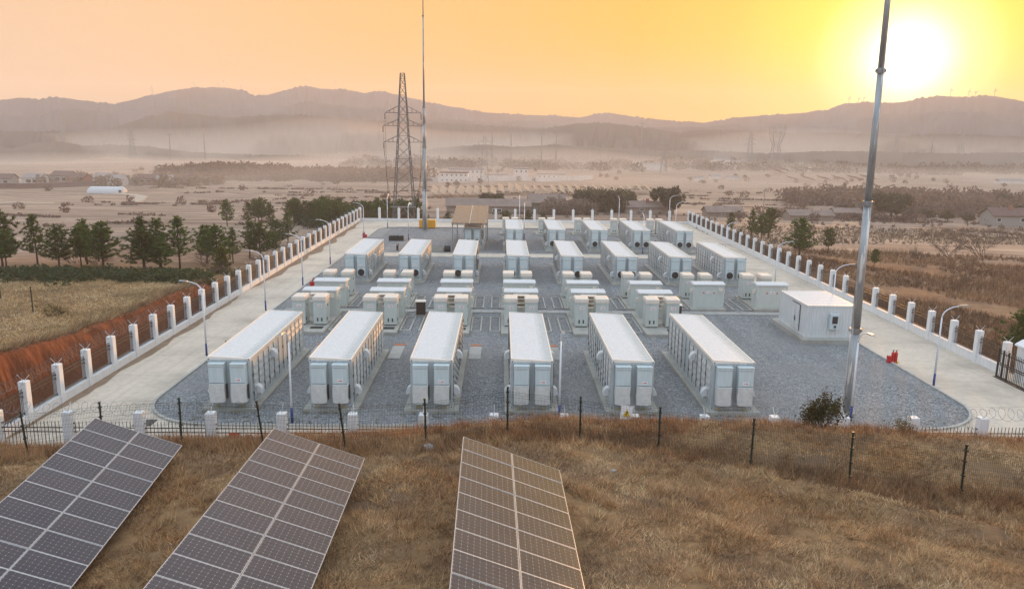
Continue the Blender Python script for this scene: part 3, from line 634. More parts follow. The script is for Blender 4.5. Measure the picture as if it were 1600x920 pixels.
# ------------------------------------------------------------------ perimeter walls: white pillars, plinth, iron railing
PH = 2.36
def pillar_mesh():
    m = MB(); m.bbox(-.22,.22,-.22,.22,-.3,PH,.025); return m.mesh('pillar', 'white_wall_paint')
def arm_mesh():
    m = MB()
    for s in (-1,1): m.bar((0,0,PH-.02), (0,s*.34,PH+.36), .022)
    return m.mesh('wire_arm', 'white_steel')
def rail_mesh(L, z0, z1, step, tall):
    m = MB()
    for z in (z0+.12, z1-.42, z1-.2): m.box(0,L,-.02,.02,z-.02,z+.02)
    n_ = int(L/step)
    for i in range(n_):
        x = (i+.5)*L/n_; m.box(x-.011,x+.011,-.011,.011,z0,z1+tall)
    return m.mesh('railing', 'rail_brown')
PIL, ARM = pillar_mesh(), arm_mesh(); CLIP = MB()
for z in (.55,1.5,1.75): CLIP.box(-.26,.26,-.03,.03,z-.025,z+.025)
CLIP = CLIP.mesh('rail_clip', 'dark_steel')
def perimeter(label, p0, p1, n_, plinth_h, rz1, step=.115, tall=.0, coil=None):
    a, b = Vector(p0), Vector(p1); L = (b-a).length; ang = math.atan2((b-a).y, (b-a).x)
    t = thing('perimeter_wall', label, 'wall', (*p0,0), ang)
    pm = MB(); pm.box(-.1,L+.1,-.16,.16,-.35,plinth_h-.04); pm.box(-.1,L+.1,-.19,.19,plinth_h-.04,plinth_h); pm.build('plinth', 'white_wall_paint', t)
    sp = L/n_; rm = rail_mesh(sp-.44, plinth_h+.02, rz1, step, tall)
    for i in range(n_+1):
        p = obj('pillar', PIL, t, (i*sp, 0, 0)); obj('wire_arm', ARM, p, (0,0,0)); obj('rail_clip', CLIP, p, (0,0,0))
        if random.random() < .5: p.rotation_euler = (0,0,random.uniform(-.02,.02))
        if i < n_: obj('railing', rm, t, (i*sp+.22, 0, 0))
    if coil:
        c0, c1 = coil; m = MB(); P = []; k = int((c1-c0)*30)
        for i in range(k):
            s = c0+(c1-c0)*i/k; w = random.uniform(-.03,.03); q = 2*math.pi*i/14
            P.append((s+w+.27*math.cos(q), .16*math.sin(q), PH+.16+(.25+.05*math.sin(s*2.3))*math.sin(q)+.05*math.sin(s*1.7)))
        m.tube(P, .009, 3, cap=False); m.build('razor_wire', 'wire', t)
    return t
perimeter('white pillared wall with brown railing along the red clay bank', (-26.0,38.2), (-26.0,145.0), 33, .48, 2.0, coil=(0, 22))
perimeter('white pillared wall with brown railing along the right road edge', (34.8,51.6), (34.8,145.0), 29, .62, 2.0)
perimeter('white pillared wall across the far end of the yard', (-26.0,145.2), (34.8,145.2), 17, .42, 1.9)
perimeter('white pillared picket fence below the grassy hill', (-24.58,36.75), (34.5,36.75), 17, .30, 1.72, .17, .12, coil=(0, 58))
# ------------------------------------------------------------------ gate
g = thing('sliding_gate', 'dark iron sliding gate with spear tops at the right edge', 'gate', (34.0,51.2,0), R(-90))
m = MB()
for z in (.12,.95,1.08,1.75): m.box(0,12,-.03,.03,z-.03,z+.03)
m.box(0,.09,-.04,.04,.05,2.05).box(.5,.58,-.04,.04,.05,2.0).box(1.1,1.16,-.04,.04,.05,2.0)
m.build('gate_frame', 'dark_steel', g); bm_ = MB().box(-.012,.012,-.012,.012,.12,1.9).add([(-.03,0,1.9),(0,-.03,1.9),(.03,0,1.9),(0,.03,1.9),(0,0,2.02)],[(0,1,4),(1,2,4),(2,3,4),(3,0,4)]).mesh('gate_bar','dark_steel')
for i in range(70): obj('gate_bar', bm_, g, (.15+i*.17, 0, 0))
tr = struct(MB().box(33.85,34.15,38,51.3,.0,.02).build('gate_track', 'rail_brown'))
for (x, y, lab) in ((35.2,50.2,'white gate pillar with gabled cap behind the sliding gate'),):
    t = thing('gate_pillar', lab, 'pillar', (x,y,0))
    MB().bbox(-.4,.4,-.4,.4,-.4,2.35,.03).build('shaft', 'white_wall_paint', t)
    MB().add([(-.52,-.52,2.352),(.52,-.52,2.352),(.52,.52,2.352),(-.52,.52,2.352),(-.52,-.52,2.46),(.52,-.52,2.46),(.52,.52,2.46),(-.52,.52,2.46),(0,-.52,2.78),(0,.52,2.78)],
        [(3,2,1,0),(1,2,6,5),(3,0,4,7),(0,1,5,8,4),(2,3,7,9,6),(5,6,9,8),(7,4,8,9)]).build('cap', 'white_wall_paint', t)
for (x, y, lab) in ((41.5,49.0,'small white post left of two outside the gate'),(42.3,47.4,'small white post right of two outside the gate')):
    z = gz(x,y); t = thing('marker_post', lab, 'post', (x,y,z)); MB().bbox(-.16,.16,-.16,.16,-.3,1.05,.03).build('shaft', 'white_wall_paint', t); MB().bbox(-.2,.2,-.2,.2,1.05,1.13,.02).build('cap', 'white_wall_paint', t)
# ------------------------------------------------------------------ green mesh fence on the hill
MP = [(-25.6,30.3),(-22.4,30.4),(-19.3,30.5),(-16.2,30.5),(-13.0,30.5),(-9.5,30.0),(-6.1,29.5),(-2.9,29.5),(.34,30.0),(3.4,31.0),(6.5,30.0),(9.8,28.5),(13.0,27.0),(16.6,26.0),(20.4,25.1),(24.2,24.4)]
mf = thing('mesh_fence', 'dark green wire mesh fence crossing the grassy hill', 'fence', (0,0,0))
pm = MB(); pm.tube([(0,0,-.3),(0,0,1.98)], .04, 8)
for z in (.3,.85,1.4,1.8): pm.box(-.06,.06,-.065,.065,z-.025,z+.025)
pm.bbox(-.05,.05,-.05,.05,1.98,2.03,.012); pm = pm.mesh('post', 'fence_green')
LEAN = {5: .10, 6: .10, 2: .05}
for i, (x, y) in enumerate(MP):
    o = obj('post', pm, mf, (x, y, gz(x,y))); o.rotation_euler = (random.uniform(-.02,.02), -LEAN.get(i, random.uniform(-.015,.02)), 0)
for i in range(len(MP)-1):
    a, b = Vector(MP[i]), Vector(MP[i+1]); L = (b-a).length; za, zb = gz(*MP[i]), gz(*MP[i+1]); m = MB(); n_ = int(L/.062)
    dirx = (b-a)/L; nn = Vector((-dirx.y, dirx.x))
    for k in range(1, n_):
        s = k/n_; q = a+(b-a)*s; zg = za+(zb-za)*s; low = max(gz(q.x,q.y)-.05, zg-.4) if k%6 == 1 else low
        m.tube([(q.x,q.y,low),(q.x,q.y,zg+1.86)], .0042, 3, cap=False)
    for z in (.12,.2,.42,.62,.72,.92,1.12,1.22,1.42,1.62,1.72,1.84):
        bend = .05 if z in (.2,.72,1.22,1.72) else 0
        m.tube([(a.x+nn.x*bend,a.y+nn.y*bend,za+z),(b.x+nn.x*bend,b.y+nn.y*bend,zb+z)], .0045, 3, cap=False)
    m.build('mesh_panel', 'fence_green', mf)
for k, (x, y, hgt, lean, lab) in enumerate(((-38.2,55.5,2.0,.06,'leaning dark green post in the left field, nearest to the frame edge'),(-36.6,60.5,2.1,0.,'dark green post wound with dry creeper in the left field'),(-42.5,66.,1.9,-.04,'farthest dark green post in the left field'))):
    t = thing('field_post', lab, 'post', (x,y,gz(x,y)), 0, 'old fence posts in the left field'); MB().tube([(0,0,-.3),(lean*hgt,0,hgt)], .05, 8).build('shaft', 'fence_green', t)
    MB().box(-.09,.09,-.09,.09,.0,.06).build('foot', 'stone', t)
# signs and small boxes on the picket fence
t = thing('warning_sign', 'white warning sign with black and yellow triangle on the picket fence', 'sign', (6.2,36.45,1.95)); 
MB().box(-.3,.3,-.015,.0,.0,.95).build('board', 'sticker_white', t).rotation_euler = (R(-12),R(6),0)
tri = MB().add([(-.2,-.035,.42),(.2,-.035,.42),(0,-.035,.80)],[(0,1,2)]).build('triangle', 'signal_yellow', t); tri.rotation_euler = (R(-12),R(6),0)
b_ = MB().add([(-.03,-.045,.68),(.05,-.045,.68),(-.01,-.045,.60),(.06,-.045,.60),(-.04,-.045,.46),(-.01,-.045,.56),(-.07,-.045,.56)],[(0,2,3,1),(5,6,4,3)]).build('bolt', 'rubber_black', t); b_.rotation_euler = (R(-12),R(6),0)
t = tag(MB().box(-.25,.25,-.02,.0,0,.3).build('red_sign', 'signal_red', None, (-13.0,36.6,1.05)), 'small red sign hung on the picket fence', 'sign')
t = thing('battery_case', 'yellow case with black base beside a picket fence pillar', 'case', (-6.9,36.3,gz(-6.9,36.3)+.2)); MB().bbox(-.02,.72,-.2,.2,0,.35,.02).build('base', 'rubber_black', t); MB().bbox(-.02,.72,-.2,.2,.352,.62,.03).build('lid', 'signal_yellow', t)
# ------------------------------------------------------------------ lamp posts
def lamp(loc, ang, label, group, h=5.2, reach=1.25):
    t = thing('lamp_post', label, 'street lamp', loc, ang, group)
    MB().tube([(0,0,.9),(0,0,h-.55)], .065, 10, .045).build('pole', 'pole_white', t, smooth=True)
    MB().tube([(0,0,0),(0,0,.9)], .075, 10, .07).build('base_sleeve', 'pole_blue', t, smooth=True)
    MB().tube([(reach*(1-math.cos(a))*.9, 0, h-.55+.75*math.sin(a)) for a in [i*math.pi/16 for i in range(9)]], .045, 8, .03).build('arm', 'pole_white', t, smooth=True)
    q = reach*.9; MB().add([(q-.12,-.07,h+.19),(q+.5,-.11,h+.23),(q+.5,.11,h+.23),(q-.12,.07,h+.19),(q-.1,-.06,h+.26),(q+.42,-.08,h+.31),(q+.42,.08,h+.31),(q-.1,.06,h+.26)],
        [(3,2,1,0),(4,5,6,7),(0,1,5,4),(1,2,6,5),(2,3,7,6),(3,0,4,7)]).build('lamp_head', 'galvanised', t)
    return t
LP = None
LAMPS = [(-21.1,54.8,180,'left road lamp post nearest the camera, beside the first container'),(-21.2,69.6,180,'second lamp post along the left road from the camera'),(-20.8,81.5,180,'third lamp post along the left road from the camera'),(-20.9,95.5,180,'fourth lamp post along the left road from the camera'),(-20.9,119.5,180,'fifth lamp post along the left road, near the far wall corner'),
 (28.4,48.8,0,'right road lamp post nearest the camera, at the gravel edge'),(28.4,65.2,0,'right road lamp post behind the white site container'),(28.4,79.5,0,'third lamp post along the right road from the camera'),(28.4,98.0,0,'fourth lamp post along the right road from the camera'),(28.6,128,0,'fifth lamp post along the right road, near the far wall'),
 (-11.5,41.5,-90,'lamp post with blue base before the gap of the first two near containers'),(3.4,42.2,-90,'lamp post with blue base before the middle of the nearest row'),(20.12,42.4,-90,'lamp post beside the foot of the tall near mast'),
 (-19.3,133.6,90,'straight lamp post left of the pylon at the far paving corner'),(-14.0,118.5,90,'lamp post beside the dark planter at the far left gravel'),(3.6,120.5,90,'lamp post left behind the first container of the farthest row'),(19.5,106.6,90,'lamp post among the containers between middle and farthest row'),
 (3.2,136.3,90,'lamp post behind the tall cabinets near the far wall'),(20.5,136.3,90,'lamp post right of centre near the far wall'),(30.5,142.0,0,'lamp post in the far right yard corner')]
for i, (x, y, a, lab) in enumerate(LAMPS):
    if LP is None: LP = lamp((x,y,.02), R(a), lab, 'lamp posts of the station')
    else: dup(LP, (x,y,.02), lab, R(a))
# ------------------------------------------------------------------ lightning masts
def mast(loc, secs, lean, label):
    t = thing('lightning_mast', label, 'mast', loc); z = 0
    for k, (z1, r0, r1) in enumerate(secs):
        MB().tube([(lean*z,0,z),(lean*z1,0,z1)], r0, 20, r1).build('section', 'weathered_mast', t, smooth=True)
        if k < len(secs)-1:
            fl = MB().tube([(lean*z1,0,z1-.13),(lean*z1,0,z1+.13)], r1+.05, 20).build('flange', 'weathered_mast', t)
            bo = MB()
            for j in range(12): a = j*math.pi/6; bo.tube([(lean*z1+(r1+.085)*math.cos(a),(r1+.085)*math.sin(a),z1-.08),(lean*z1+(r1+.085)*math.cos(a),(r1+.085)*math.sin(a),z1+.08)], .022, 5)
            stuff(bo.build('bolts', 'galvanised', fl))
        z = z1
    MB().tube([(0,0,-.1),(0,0,.1)], secs[0][1]+.10, 20).build('base_flange', 'plinth_concrete', t)
mast((20.42,43.5,.05), [(5.05,.295,.26),(12.3,.25,.21),(19.4,.20,.165),(26.5,.165,.13),(32,.14,.09),(38,.05,.02)], -.004, 'tall weathered grey lightning mast rising past the sun in foreground')
mast((-12.65,130.6,.05), [(6.7,.42,.36),(13.6,.35,.28),(17.3,.27,.24),(20,.23,.2),(34,.15,.10),(46,.08,.03)], .001, 'slim grey lightning mast beside the yellow box at the far end')

# ------------------------------------------------------------------ transmission pylon
def pylon(loc, H_, hw0, hw1, arms, label, w=.07, name='pylon', group=None, mat='galvanised', levels=12, waist=None):
    t = thing(name, label, 'pylon', loc, 0, group)
    def hw(z):
        return float(np.interp(z, *zip(*waist))) if waist else hw0+(hw1-hw0)*z/H_
    lv = [H_*(1-(1-i/levels)**1.25) for i in range(levels+1)]; leg = MB()
    for sx in (-1,1):
        for sy in (-1,1): leg.tube([(sx*hw(z),sy*hw(z),z) for z in lv], w, 4, w*.7)
    leg.build('legs', mat, t); br = MB(); c = [(-1,-1),(1,-1),(1,1),(-1,1)]
    for i in range(levels):
        z0, z1 = lv[i], lv[i+1]; a, b = hw(z0), hw(z1)
        for j in range(4):
            p, q = c[j], c[(j+1)%4]
            br.bar((p[0]*a,p[1]*a,z0),(q[0]*b,q[1]*b,z1),w*.45); br.bar((q[0]*a,q[1]*a,z0),(p[0]*b,p[1]*b,z1),w*.45)
            if i%2 == 0 or i > levels-4: br.bar((p[0]*b,p[1]*b,z1),(q[0]*b,q[1]*b,z1),w*.4)
    br.build('bracing', mat, t)
    for z, reach, rise in arms:
        for s in (-1,1):
            m = MB(); a = hw(z); tip = (s*reach,0,z)
            for sy in (-1,1):
                m.bar((s*a,sy*a,z), tip, w*.6); m.bar((s*hw(z+rise),sy*hw(z+rise),z+rise), tip, w*.5)
                for f_ in (.35,.65): m.bar((s*(a+(reach-a)*f_),sy*a*(1-f_),z),(s*(a+(reach-a)*f_),sy*a*(1-f_),z+rise*(1-f_)),w*.35)
            am = m.build('arm', mat, t)
            if w > .05:
                ins = MB()
                for k in range(7): ins.tube([(s*reach,0,z-.15-k*.16),(s*reach,0,z-.25-k*.16)], .11, 8)
                ins.build('insulator', 'dark_steel', am)
    return t
py = pylon((-18.6,151.6,-.4), 27.2, 2.05, .42, ((14.6,3.7,1.2),(17.6,3.8,1.2),(20.0,3.4,1.3)), 'steel lattice pylon with three crossarms behind the far wall', .10, mat='pylon_steel', levels=14, waist=[(0,2.05),(14.6,1.05),(20,.8),(27.2,.38)])
m = MB()
for s in (-1,1):
    for z, rx in ((14.4,3.7),(17.4,3.8),(19.8,3.4)):
        P = [(s*rx,0,z-1.2)]; e = Vector((s*(2.6+.25*(z-14)/3),-.6,5.)); 
        for k in range(1,9):
            f_ = k/8; P.append((s*rx+(e.x-s*rx)*f_, e.y*f_, (z-1.2)+(e.z-(z-1.2))*f_-1.2*math.sin(math.pi*f_)))
        m.tube(P, .022, 4, cap=False)
    m.tube([(s*1.7,0,8.0),(s*2.7,-.2,7.8)], .05, 5).tube([(s*2.6,-.6,5.),(s*3.0,-.7,3.4),(s*2.3,-.8,2.6),(s*2.2,-.9,-.0)], .05, 5)
    m.box(s*2.75-.25,s*2.75+.25,-.95,-.45,3.3,4.1)
m.build('jumper_cables', 'dark_steel', py)
m = MB(); m.box(-2.4,2.4,-2.2,-2.0,2.5,2.64).bar((-2.3,-2.1,.0),(0,-2.1,2.5),.07).bar((2.3,-2.1,.0),(0,-2.1,2.5),.07).box(1.1,1.75,-2.26,-2.2,2.9,3.4); m.build('platform', 'galvanised', py)
MB().box(1.1,1.75,-2.30,-2.265,2.9,3.4).build('number_board', 'blue_sheet', py)
# ------------------------------------------------------------------ solar canopy at the far end
cn = thing('solar_canopy', 'tilted two panel solar canopy on posts over a container', 'canopy', (-6.8,107.4,0))
for x in (.15,4.75):
    for y, h in ((.5,3.75),(12.2,4.9)): MB().box(x-.07,x+.07,y-.07,y+.07,0,h).build('post', 'galvanised', cn)
for k in (0,1):
    x0, x1 = (.0,2.43) if k == 0 else (2.5,4.93)
    MB().add([(x0,0,3.82),(x1,0,3.82),(x1,13,5.1),(x0,13,5.1),(x0,0,3.9),(x1,0,3.9),(x1,13,5.18),(x0,13,5.18)],[(3,2,1,0),(4,5,6,7),(0,1,5,4),(1,2,6,5),(2,3,7,6),(3,0,4,7)]).build('panel', 'solar_cells', cn)
MB().add([(2.43,-.02,3.86),(2.5,-.02,3.86),(2.5,13.02,5.21),(2.43,13.02,5.21),(2.43,-.02,3.80),(2.5,-.02,3.80),(2.5,13.02,5.08),(2.43,13.02,5.08)],[(0,1,2,3),(7,6,5,4),(4,5,1,0),(5,6,2,1),(6,7,3,2),(7,4,0,3)]).build('seam_strip', 'aluminium', cn)
m = MB()
for y, z in ((.4,3.72),(6.5,4.33),(12.3,4.92)): m.box(.0,4.93,y-.05,y+.05,z-.1,z)
m.build('beam', 'galvanised', cn)
m = MB()
for x in (.3,.5,.7,.9): m.box(x,x+.08,2.0,2.08,.9,2.1)
m.box(.25,1.05,1.95,2.1,.85,.92).build('switch_rack', 'galvanised', cn)
# ------------------------------------------------------------------ small things in the far yard
t = thing('generator_box', 'bright yellow equipment box at the foot of the far mast', 'generator', (-13.9,133.2,.05)); MB().bbox(0,2.75,0,1.2,.12,1.42,.03).build('housing', 'yellow_paint', t); MB().box(.08,2.67,.05,1.15,0,.12).build('base', 'rubber_black', t); MB().box(.2,1.2,-.02,.0,.5,1.1).build('grille', 'yellow_paint', t)
t = thing('planter', 'dark rectangular bin heaped with debris on the far gravel', 'bin', (-16.8,117.2,.04)); m = MB(); m.box(0,2.2,0,.08,0,.7).box(0,2.2,.82,.9,0,.7).box(0,.08,.08,.82,0,.7).box(2.12,2.2,.08,.82,0,.7); m.build('wall', 'rubber_black', t)
m = MB()
for k in range(14): x, y = random.uniform(.15,1.95), random.uniform(.15,.7); m.bar((x,y,.3),(x+random.uniform(-.3,.3),y+random.uniform(-.1,.1),random.uniform(.6,.85)),.07)
m.build('debris', 'galvanised', t)
t = thing('valve_post', 'stubby dark valve post by the far path', 'post', (-14.2,107.3,.04)); MB().tube([(0,0,0),(0,0,.75)], .16, 10).build('stem', 'dark_steel', t); MB().tube([(0,0,.75),(.05,0,1.05)], .24, 10, .2).build('head', 'galvanised', t)
t = thing('water_trough', 'grey concrete trough on the far gravel', 'trough', (-9.8,106.4,.04)); m = MB(); m.box(0,2,0,.15,0,.6).box(0,2,.95,1.1,0,.6).box(0,.15,.15,.95,0,.6).box(1.85,2,.15,.95,0,.6).box(.15,1.85,.15,.95,0,.4); m.build('basin', 'plinth_concrete', t); MB().box(.2,1.8,.2,.9,.402,.45).build('boards', 'bark', t)
t = thing('cable_drum', 'black round drum beside the concrete trough', 'drum', (-7.3,106.8,.04)); MB().tube([(-.35,0,.42),(.35,0,.42)], .42, 18).build('body', 'rubber_black', t); MB().tube([(-.4,0,.42),(-.35,0,.42)], .47, 18).tube([(.35,0,.42),(.4,0,.42)], .47, 18).build('rim', 'dark_steel', t)
for x, y, lab in ((-7.4,67.6,'brown metal junction cabinet between the second and third front pairs'),(15.1,66.9,'brown metal junction cabinet right of the last front cabinet pair')):
    t = thing('junction_cabinet', lab, 'cabinet', (x,y,.04), 0, 'brown junction cabinets'); MB().box(-.05,.85,-.05,.5,0,.15).build('base', 'plinth_concrete', t); MB().bbox(0,.8,0,.45,.15,1.3,.02).build('body', 'rail_brown', t); MB().add([(-.06,-.06,1.3),(.86,-.06,1.3),(.86,.51,1.3),(-.06,.51,1.3),(-.06,-.06,1.36),(.86,-.06,1.36),(.86,.51,1.42),(-.06,.51,1.42)],[(3,2,1,0),(4,5,6,7),(0,1,5,4),(1,2,6,5),(2,3,7,6),(3,0,4,7)]).build('lid', 'cap_sun_gleam', t)
def extinguishers(loc, lab):
    t = thing('extinguisher_stand', lab, 'fire extinguisher', loc, 0, 'red fire extinguisher stands')
    for x in (.45,.72):
        b = MB().tube([(x,0,.05),(x,0,.85)], .13, 12).tube([(x,0,.85),(x,0,.98)], .13, 12, .05).build('cylinder', 'red_paint', t); MB().tube([(x,0,.98),(x,0,1.1)], .035, 6).box(x-.03,x+.12,-.02,.02,1.08,1.12).build('valve', 'dark_steel', b)
    MB().bbox(0,.3,-.16,.16,.02,.62,.02).build('bucket', 'red_paint', t); m = MB(); m.tube([(.4,-.16,.07),(.4,.16,.07)], .07, 10).tube([(.85,-.16,.07),(.85,.16,.07)], .07, 10); m.build('wheel', 'signal_yellow', t)
    return t
E0 = extinguishers((28.0,54.3,.03), 'red fire extinguisher cart at the right gravel edge'); E0.scale = (.85,.85,.85)
for x, y, lab in ((-20.2,55.1,'red fire extinguishers by the road left of the first near container'),(-19.9,80.8,'red fire extinguishers left of the middle row by the road'),(-20.5,120.1,'red fire extinguishers beside the far corner paving')): dup(E0, (x,y,.04), lab, R(180 if y > 100 else 30))
tag(MB().box(-.5,.5,-.5,.5,.0,.02).build('manhole_cover', 'seam_dark', None, (-19.6,41.4,.004)), 'dark square manhole cover in the concrete at the left front corner', 'manhole')
# ------------------------------------------------------------------ solar tables on the hill
MWD, MHT, PITCH, GAP = 1.65, .992, 1.012, .02
glass = MB().box(.0135,MWD-.0135,.0135,MHT-.0135,-.03,-.003).mesh('module', 'solar_cells')
fm = MB(); fm.box(0,MWD,0,.014,-.035,.003).box(0,MWD,MHT-.014,MHT,-.035,.003).box(0,.014,.014,MHT-.014,-.035,.003).box(MWD-.014,MWD,.014,MHT-.014,-.035,.003); fm = fm.mesh('frame', 'aluminium')
def solar_table(o, az, el, tilt, rows, label):
    d = Vector((math.sin(az)*math.cos(el), -math.cos(az)*math.cos(el), math.sin(el)))       # along the table, towards the hill
    h = Vector((-d.y, d.x, 0)).normalized(); h = h if h.x > 0 else -h
    up = h.cross(-d); up = up if up.z > 0 else -up; a = h*math.cos(tilt)-up*math.sin(tilt); nz = a.cross(-d)
    t = obj('solar_table', None); tag(t, label, 'solar panel', 'solar tables on the hill')
    far = Vector(o); t.matrix_world = Matrix(((a.x,-d.x,nz.x,far.x),(a.y,-d.y,nz.y,far.y),(a.z,-d.z,nz.z,far.z),(0,0,0,1)))
    for rw in range(rows):
        for c in (0,1):
            q = obj('module', glass, t, (c*(MWD+GAP), -(rw+1)*PITCH+.01, random.uniform(-.004,.004))); obj('frame', fm, q)
            q.rotation_euler = (random.uniform(-.004,.004), random.uniform(-.004,.004), 0)
    L = rows*PITCH; m = MB()
    for x in (.35,1.3,2.0,2.95): m.box(x-.03,x+.03,-L,0,-.12,-.045)
    m.build('purlin', 'galvanised', t)
    ins = Matrix.LocRotScale(None, None, None); inv = t.matrix_world.inverted()
    for k in range(4):
        y = -.8-k*(L-1.6)/3; b = MB(); b.box(.2,3.1,y-.04,y+.04,-.21,-.125); b.build('beam', 'galvanised', t)
        for x in (.7,2.6):
            top = t.matrix_world @ Vector((x,y,-.2)); g0 = gz(top.x, top.y)-.3
            MB().tube([inv @ Vector((top.x,top.y,g0)), inv @ top], .05, 8).build('post', 'galvanised', t)
solar_table((-1.145,23.738,6.377), .015, .011, .353, 13, 'solar table with pinkish sheen, rightmost of the three on the hill')
solar_table((-7.844,25.971,5.751), .026, .049, .342, 13, 'middle solar table of the three on the hill')
solar_table((-15.272,28.339,5.191), .065, -.038, .365, 13, 'leftmost full solar table, nearest the left frame edge')
solar_table((-21.6,27.27,4.45), .065, -.02, .36, 8, 'solar table of which only a corner shows at the left edge')
# loose stones
def stone(x, y, s, lab):
    m = MB(); n_, k = 8, 5; V = []; rr = random.Random(int(x*100))
    for j in range(k):
        ph = math.pi*(j+.5)/k-math.pi/2
        for i in range(n_): q = s*(.8+.4*rr.random()); V.append((q*math.cos(ph)*math.cos(2*math.pi*i/n_), q*.8*math.cos(ph)*math.sin(2*math.pi*i/n_), q*.6*math.sin(ph)))
    m.add(V, [(j*n_+i,j*n_+(i+1)%n_,(j+1)*n_+(i+1)%n_,(j+1)*n_+i) for j in range(k-1) for i in range(n_)]+[tuple(range(n_-1,-1,-1)),tuple((k-1)*n_+i for i in range(n_))])
    tag(m.build('stone', 'stone', None, (x,y,gz(x,y)+s*.25)), lab, 'stone')
stone(-2.75,29.1,.24,'pale stone at the foot of a mesh fence post between two solar tables'); stone(4.2,26.9,.14,'grey stone half sunk in grass right of the rightmost table'); stone(-18.9,30.1,.2,'small pale stone at the foot of the left mesh fence post')

# ------------------------------------------------------------------ trees
def pine_meshes(seed, h, rad, bare, mat, shape=.8, dens=1.):
    rg = np.random.default_rng(seed); tr = MB(); k = 7; P = []
    for i in range(k): t = i/(k-1); P.append((.12*math.sin(t*3+seed)*t, .1*math.sin(t*4+seed*2)*t, h*.97*t-.25*(i == 0)))
    tr.tube(P, h*.016, 7, h*.004); T = []; nw = int(11*dens)+3
    for wv in range(nw):
        t = bare+(1-bare)*(wv+rg.uniform(-.25,.25))/nw; t = min(max(t, bare), .985); L0 = rad*((1-t)/(1-bare))**shape*(.55+.6*min(1, (t-bare)/(.18)+.5)); nb = rg.integers(5,8) if t < .85 else 4; L0 *= rg.uniform(.62,1.22)
        ph = rg.uniform(0, 6.28)
        for b in range(nb):
            if t < .8 and rg.uniform() < .08: continue
            a = ph+6.283*b/nb+rg.uniform(-.3,.3); L = L0*rg.uniform(.55,1.15)+.12; rise = rg.uniform(.05,.4)+.55*t
            base = np.array([np.interp(t,[0,1],[0,P[-1][0]]), 0, h*.97*t]); d = np.array([math.cos(a), math.sin(a), rise]); d /= np.linalg.norm(d)
            tip = base+d*L+np.array([0,0,.12*L]); tr.tube([tuple(base), tuple(base+d*L*.6), tuple(tip)], h*.005, 3, .01, cap=False)
            for c in range(max(2, int(L/.30))):
                f = .28+.75*(c+rg.uniform(0,1))/max(2, int(L/.30)); ctr = base+d*L*f+np.array([0,0,.12*L*f*f])+rg.normal(0,.09,3)
                nn = 15; v = rg.normal(0,1,(nn,3)); v[:,2] = v[:,2]*.7+.55; v += d*.7; v /= np.linalg.norm(v,axis=1)[:,None]
                ln = rg.uniform(.22,.46,nn)[:,None]; side = np.cross(v, rg.normal(0,1,(nn,3))); side /= np.linalg.norm(side,axis=1)[:,None]; wd = rg.uniform(.035,.06,nn)[:,None]
                T.append(np.stack([ctr-side*wd, ctr+side*wd, ctr+v*ln], 1))
    return tr.mesh('trunk','bark',True), np_mesh('crown', np.concatenate(T).reshape(-1,3), 3, mat)
PINES = [pine_meshes(11,6.2,1.7,.22,'pine_needles'), pine_meshes(12,6.8,1.55,.26,'pine_needles',.7), pine_meshes(13,5.6,1.9,.2,'pine_needles',.6), pine_meshes(14,7.2,1.8,.24,'pine_needles',.9), pine_meshes(15,6.0,1.4,.34,'pine_needles',.5,.9), pine_meshes(16,3.4,1.25,.06,'young_pine',.75)]
PHT = [6.2,6.8,5.6,7.2,6.0,3.4]
def pine(x, y, hh, v, lab, group, wide=1.3):
    s = hh/PHT[v]; t = thing('pine_tree', lab, 'tree', (x,y,gz(x,y)-.05), random.uniform(0,6.28), group); w2 = wide*random.uniform(.85,1.2); t.scale = (s*w2,s*w2*random.uniform(.9,1.1),s); t.rotation_euler = (random.uniform(-.04,.04),random.uniform(-.04,.04),t.rotation_euler[2])
    obj('trunk', PINES[v][0], t); obj('crown', PINES[v][1], t); return t
LG = 'pines beyond the left field'
for x, y, hh, v, lab in [(-53.6,84.8,4.7,4,'yellowish round pine at the left frame edge'),(-57.0,89.5,6.4,2,'broad dark pine cut by the left frame edge'),(-54.2,91.5,6.1,3,'tall dark pine behind the left edge pine'),
 (-53.6,101.0,5.6,1,'thin hazy pine behind a gap right of the left edge pines'),(-51.4,100.,4.6,1,'small hazy pine between the left edge group and the next'),(-49.6,87.7,4.9,2,'broad pine, first of three right of the gap'),(-48.9,92.4,4.9,0,'slender pine squeezed behind the broad pine'),(-47.9,89.2,5.0,1,'pointed pine, second of three in a row'),(-45.0,88.4,5.5,0,'symmetrical pine standing alone before the pale terraces'),
 (-39.9,87.2,6.3,3,'leftmost pine of the dense left clump, with side limb'),(-39.2,86.0,4.9,2,'low bushy pine at the front of the dense clump'),(-38.6,88.4,6.0,1,'pointed pine in the middle of the dense clump'),(-36.7,89.2,6.3,3,'tall spreading pine at right of the dense clump'),(-37.6,86.4,4.1,0,'small pine filling the gap in the dense clump'),
 (-36.6,97.2,5.0,0,'pine with open crown left of the yellow green young pine'),(-34.9,95.8,4.9,2,'bushy pine behind the yellow green young pine'),(-33.9,98.8,4.7,3,'dark pine just right of the young pine group'),
 (-34.6,107.6,5.4,1,'tall pine by the left wall with pointed top'),(-33.0,107.2,5.2,0,'pine close to the left wall, right of the pointed one'),(-32.6,112.,3.9,4,'small pine peeking behind the wall pines'),
 (-37.6,131.,4.6,2,'bushy pine by the far half of the left wall'),(-36.2,133.0,5.8,3,'large conical pine by the far half of the left wall')]: pine(x,y,hh,v,lab,LG)
pine(-31.2,87.2,2.9,5,'small yellow green young pine beside the left wall',LG)
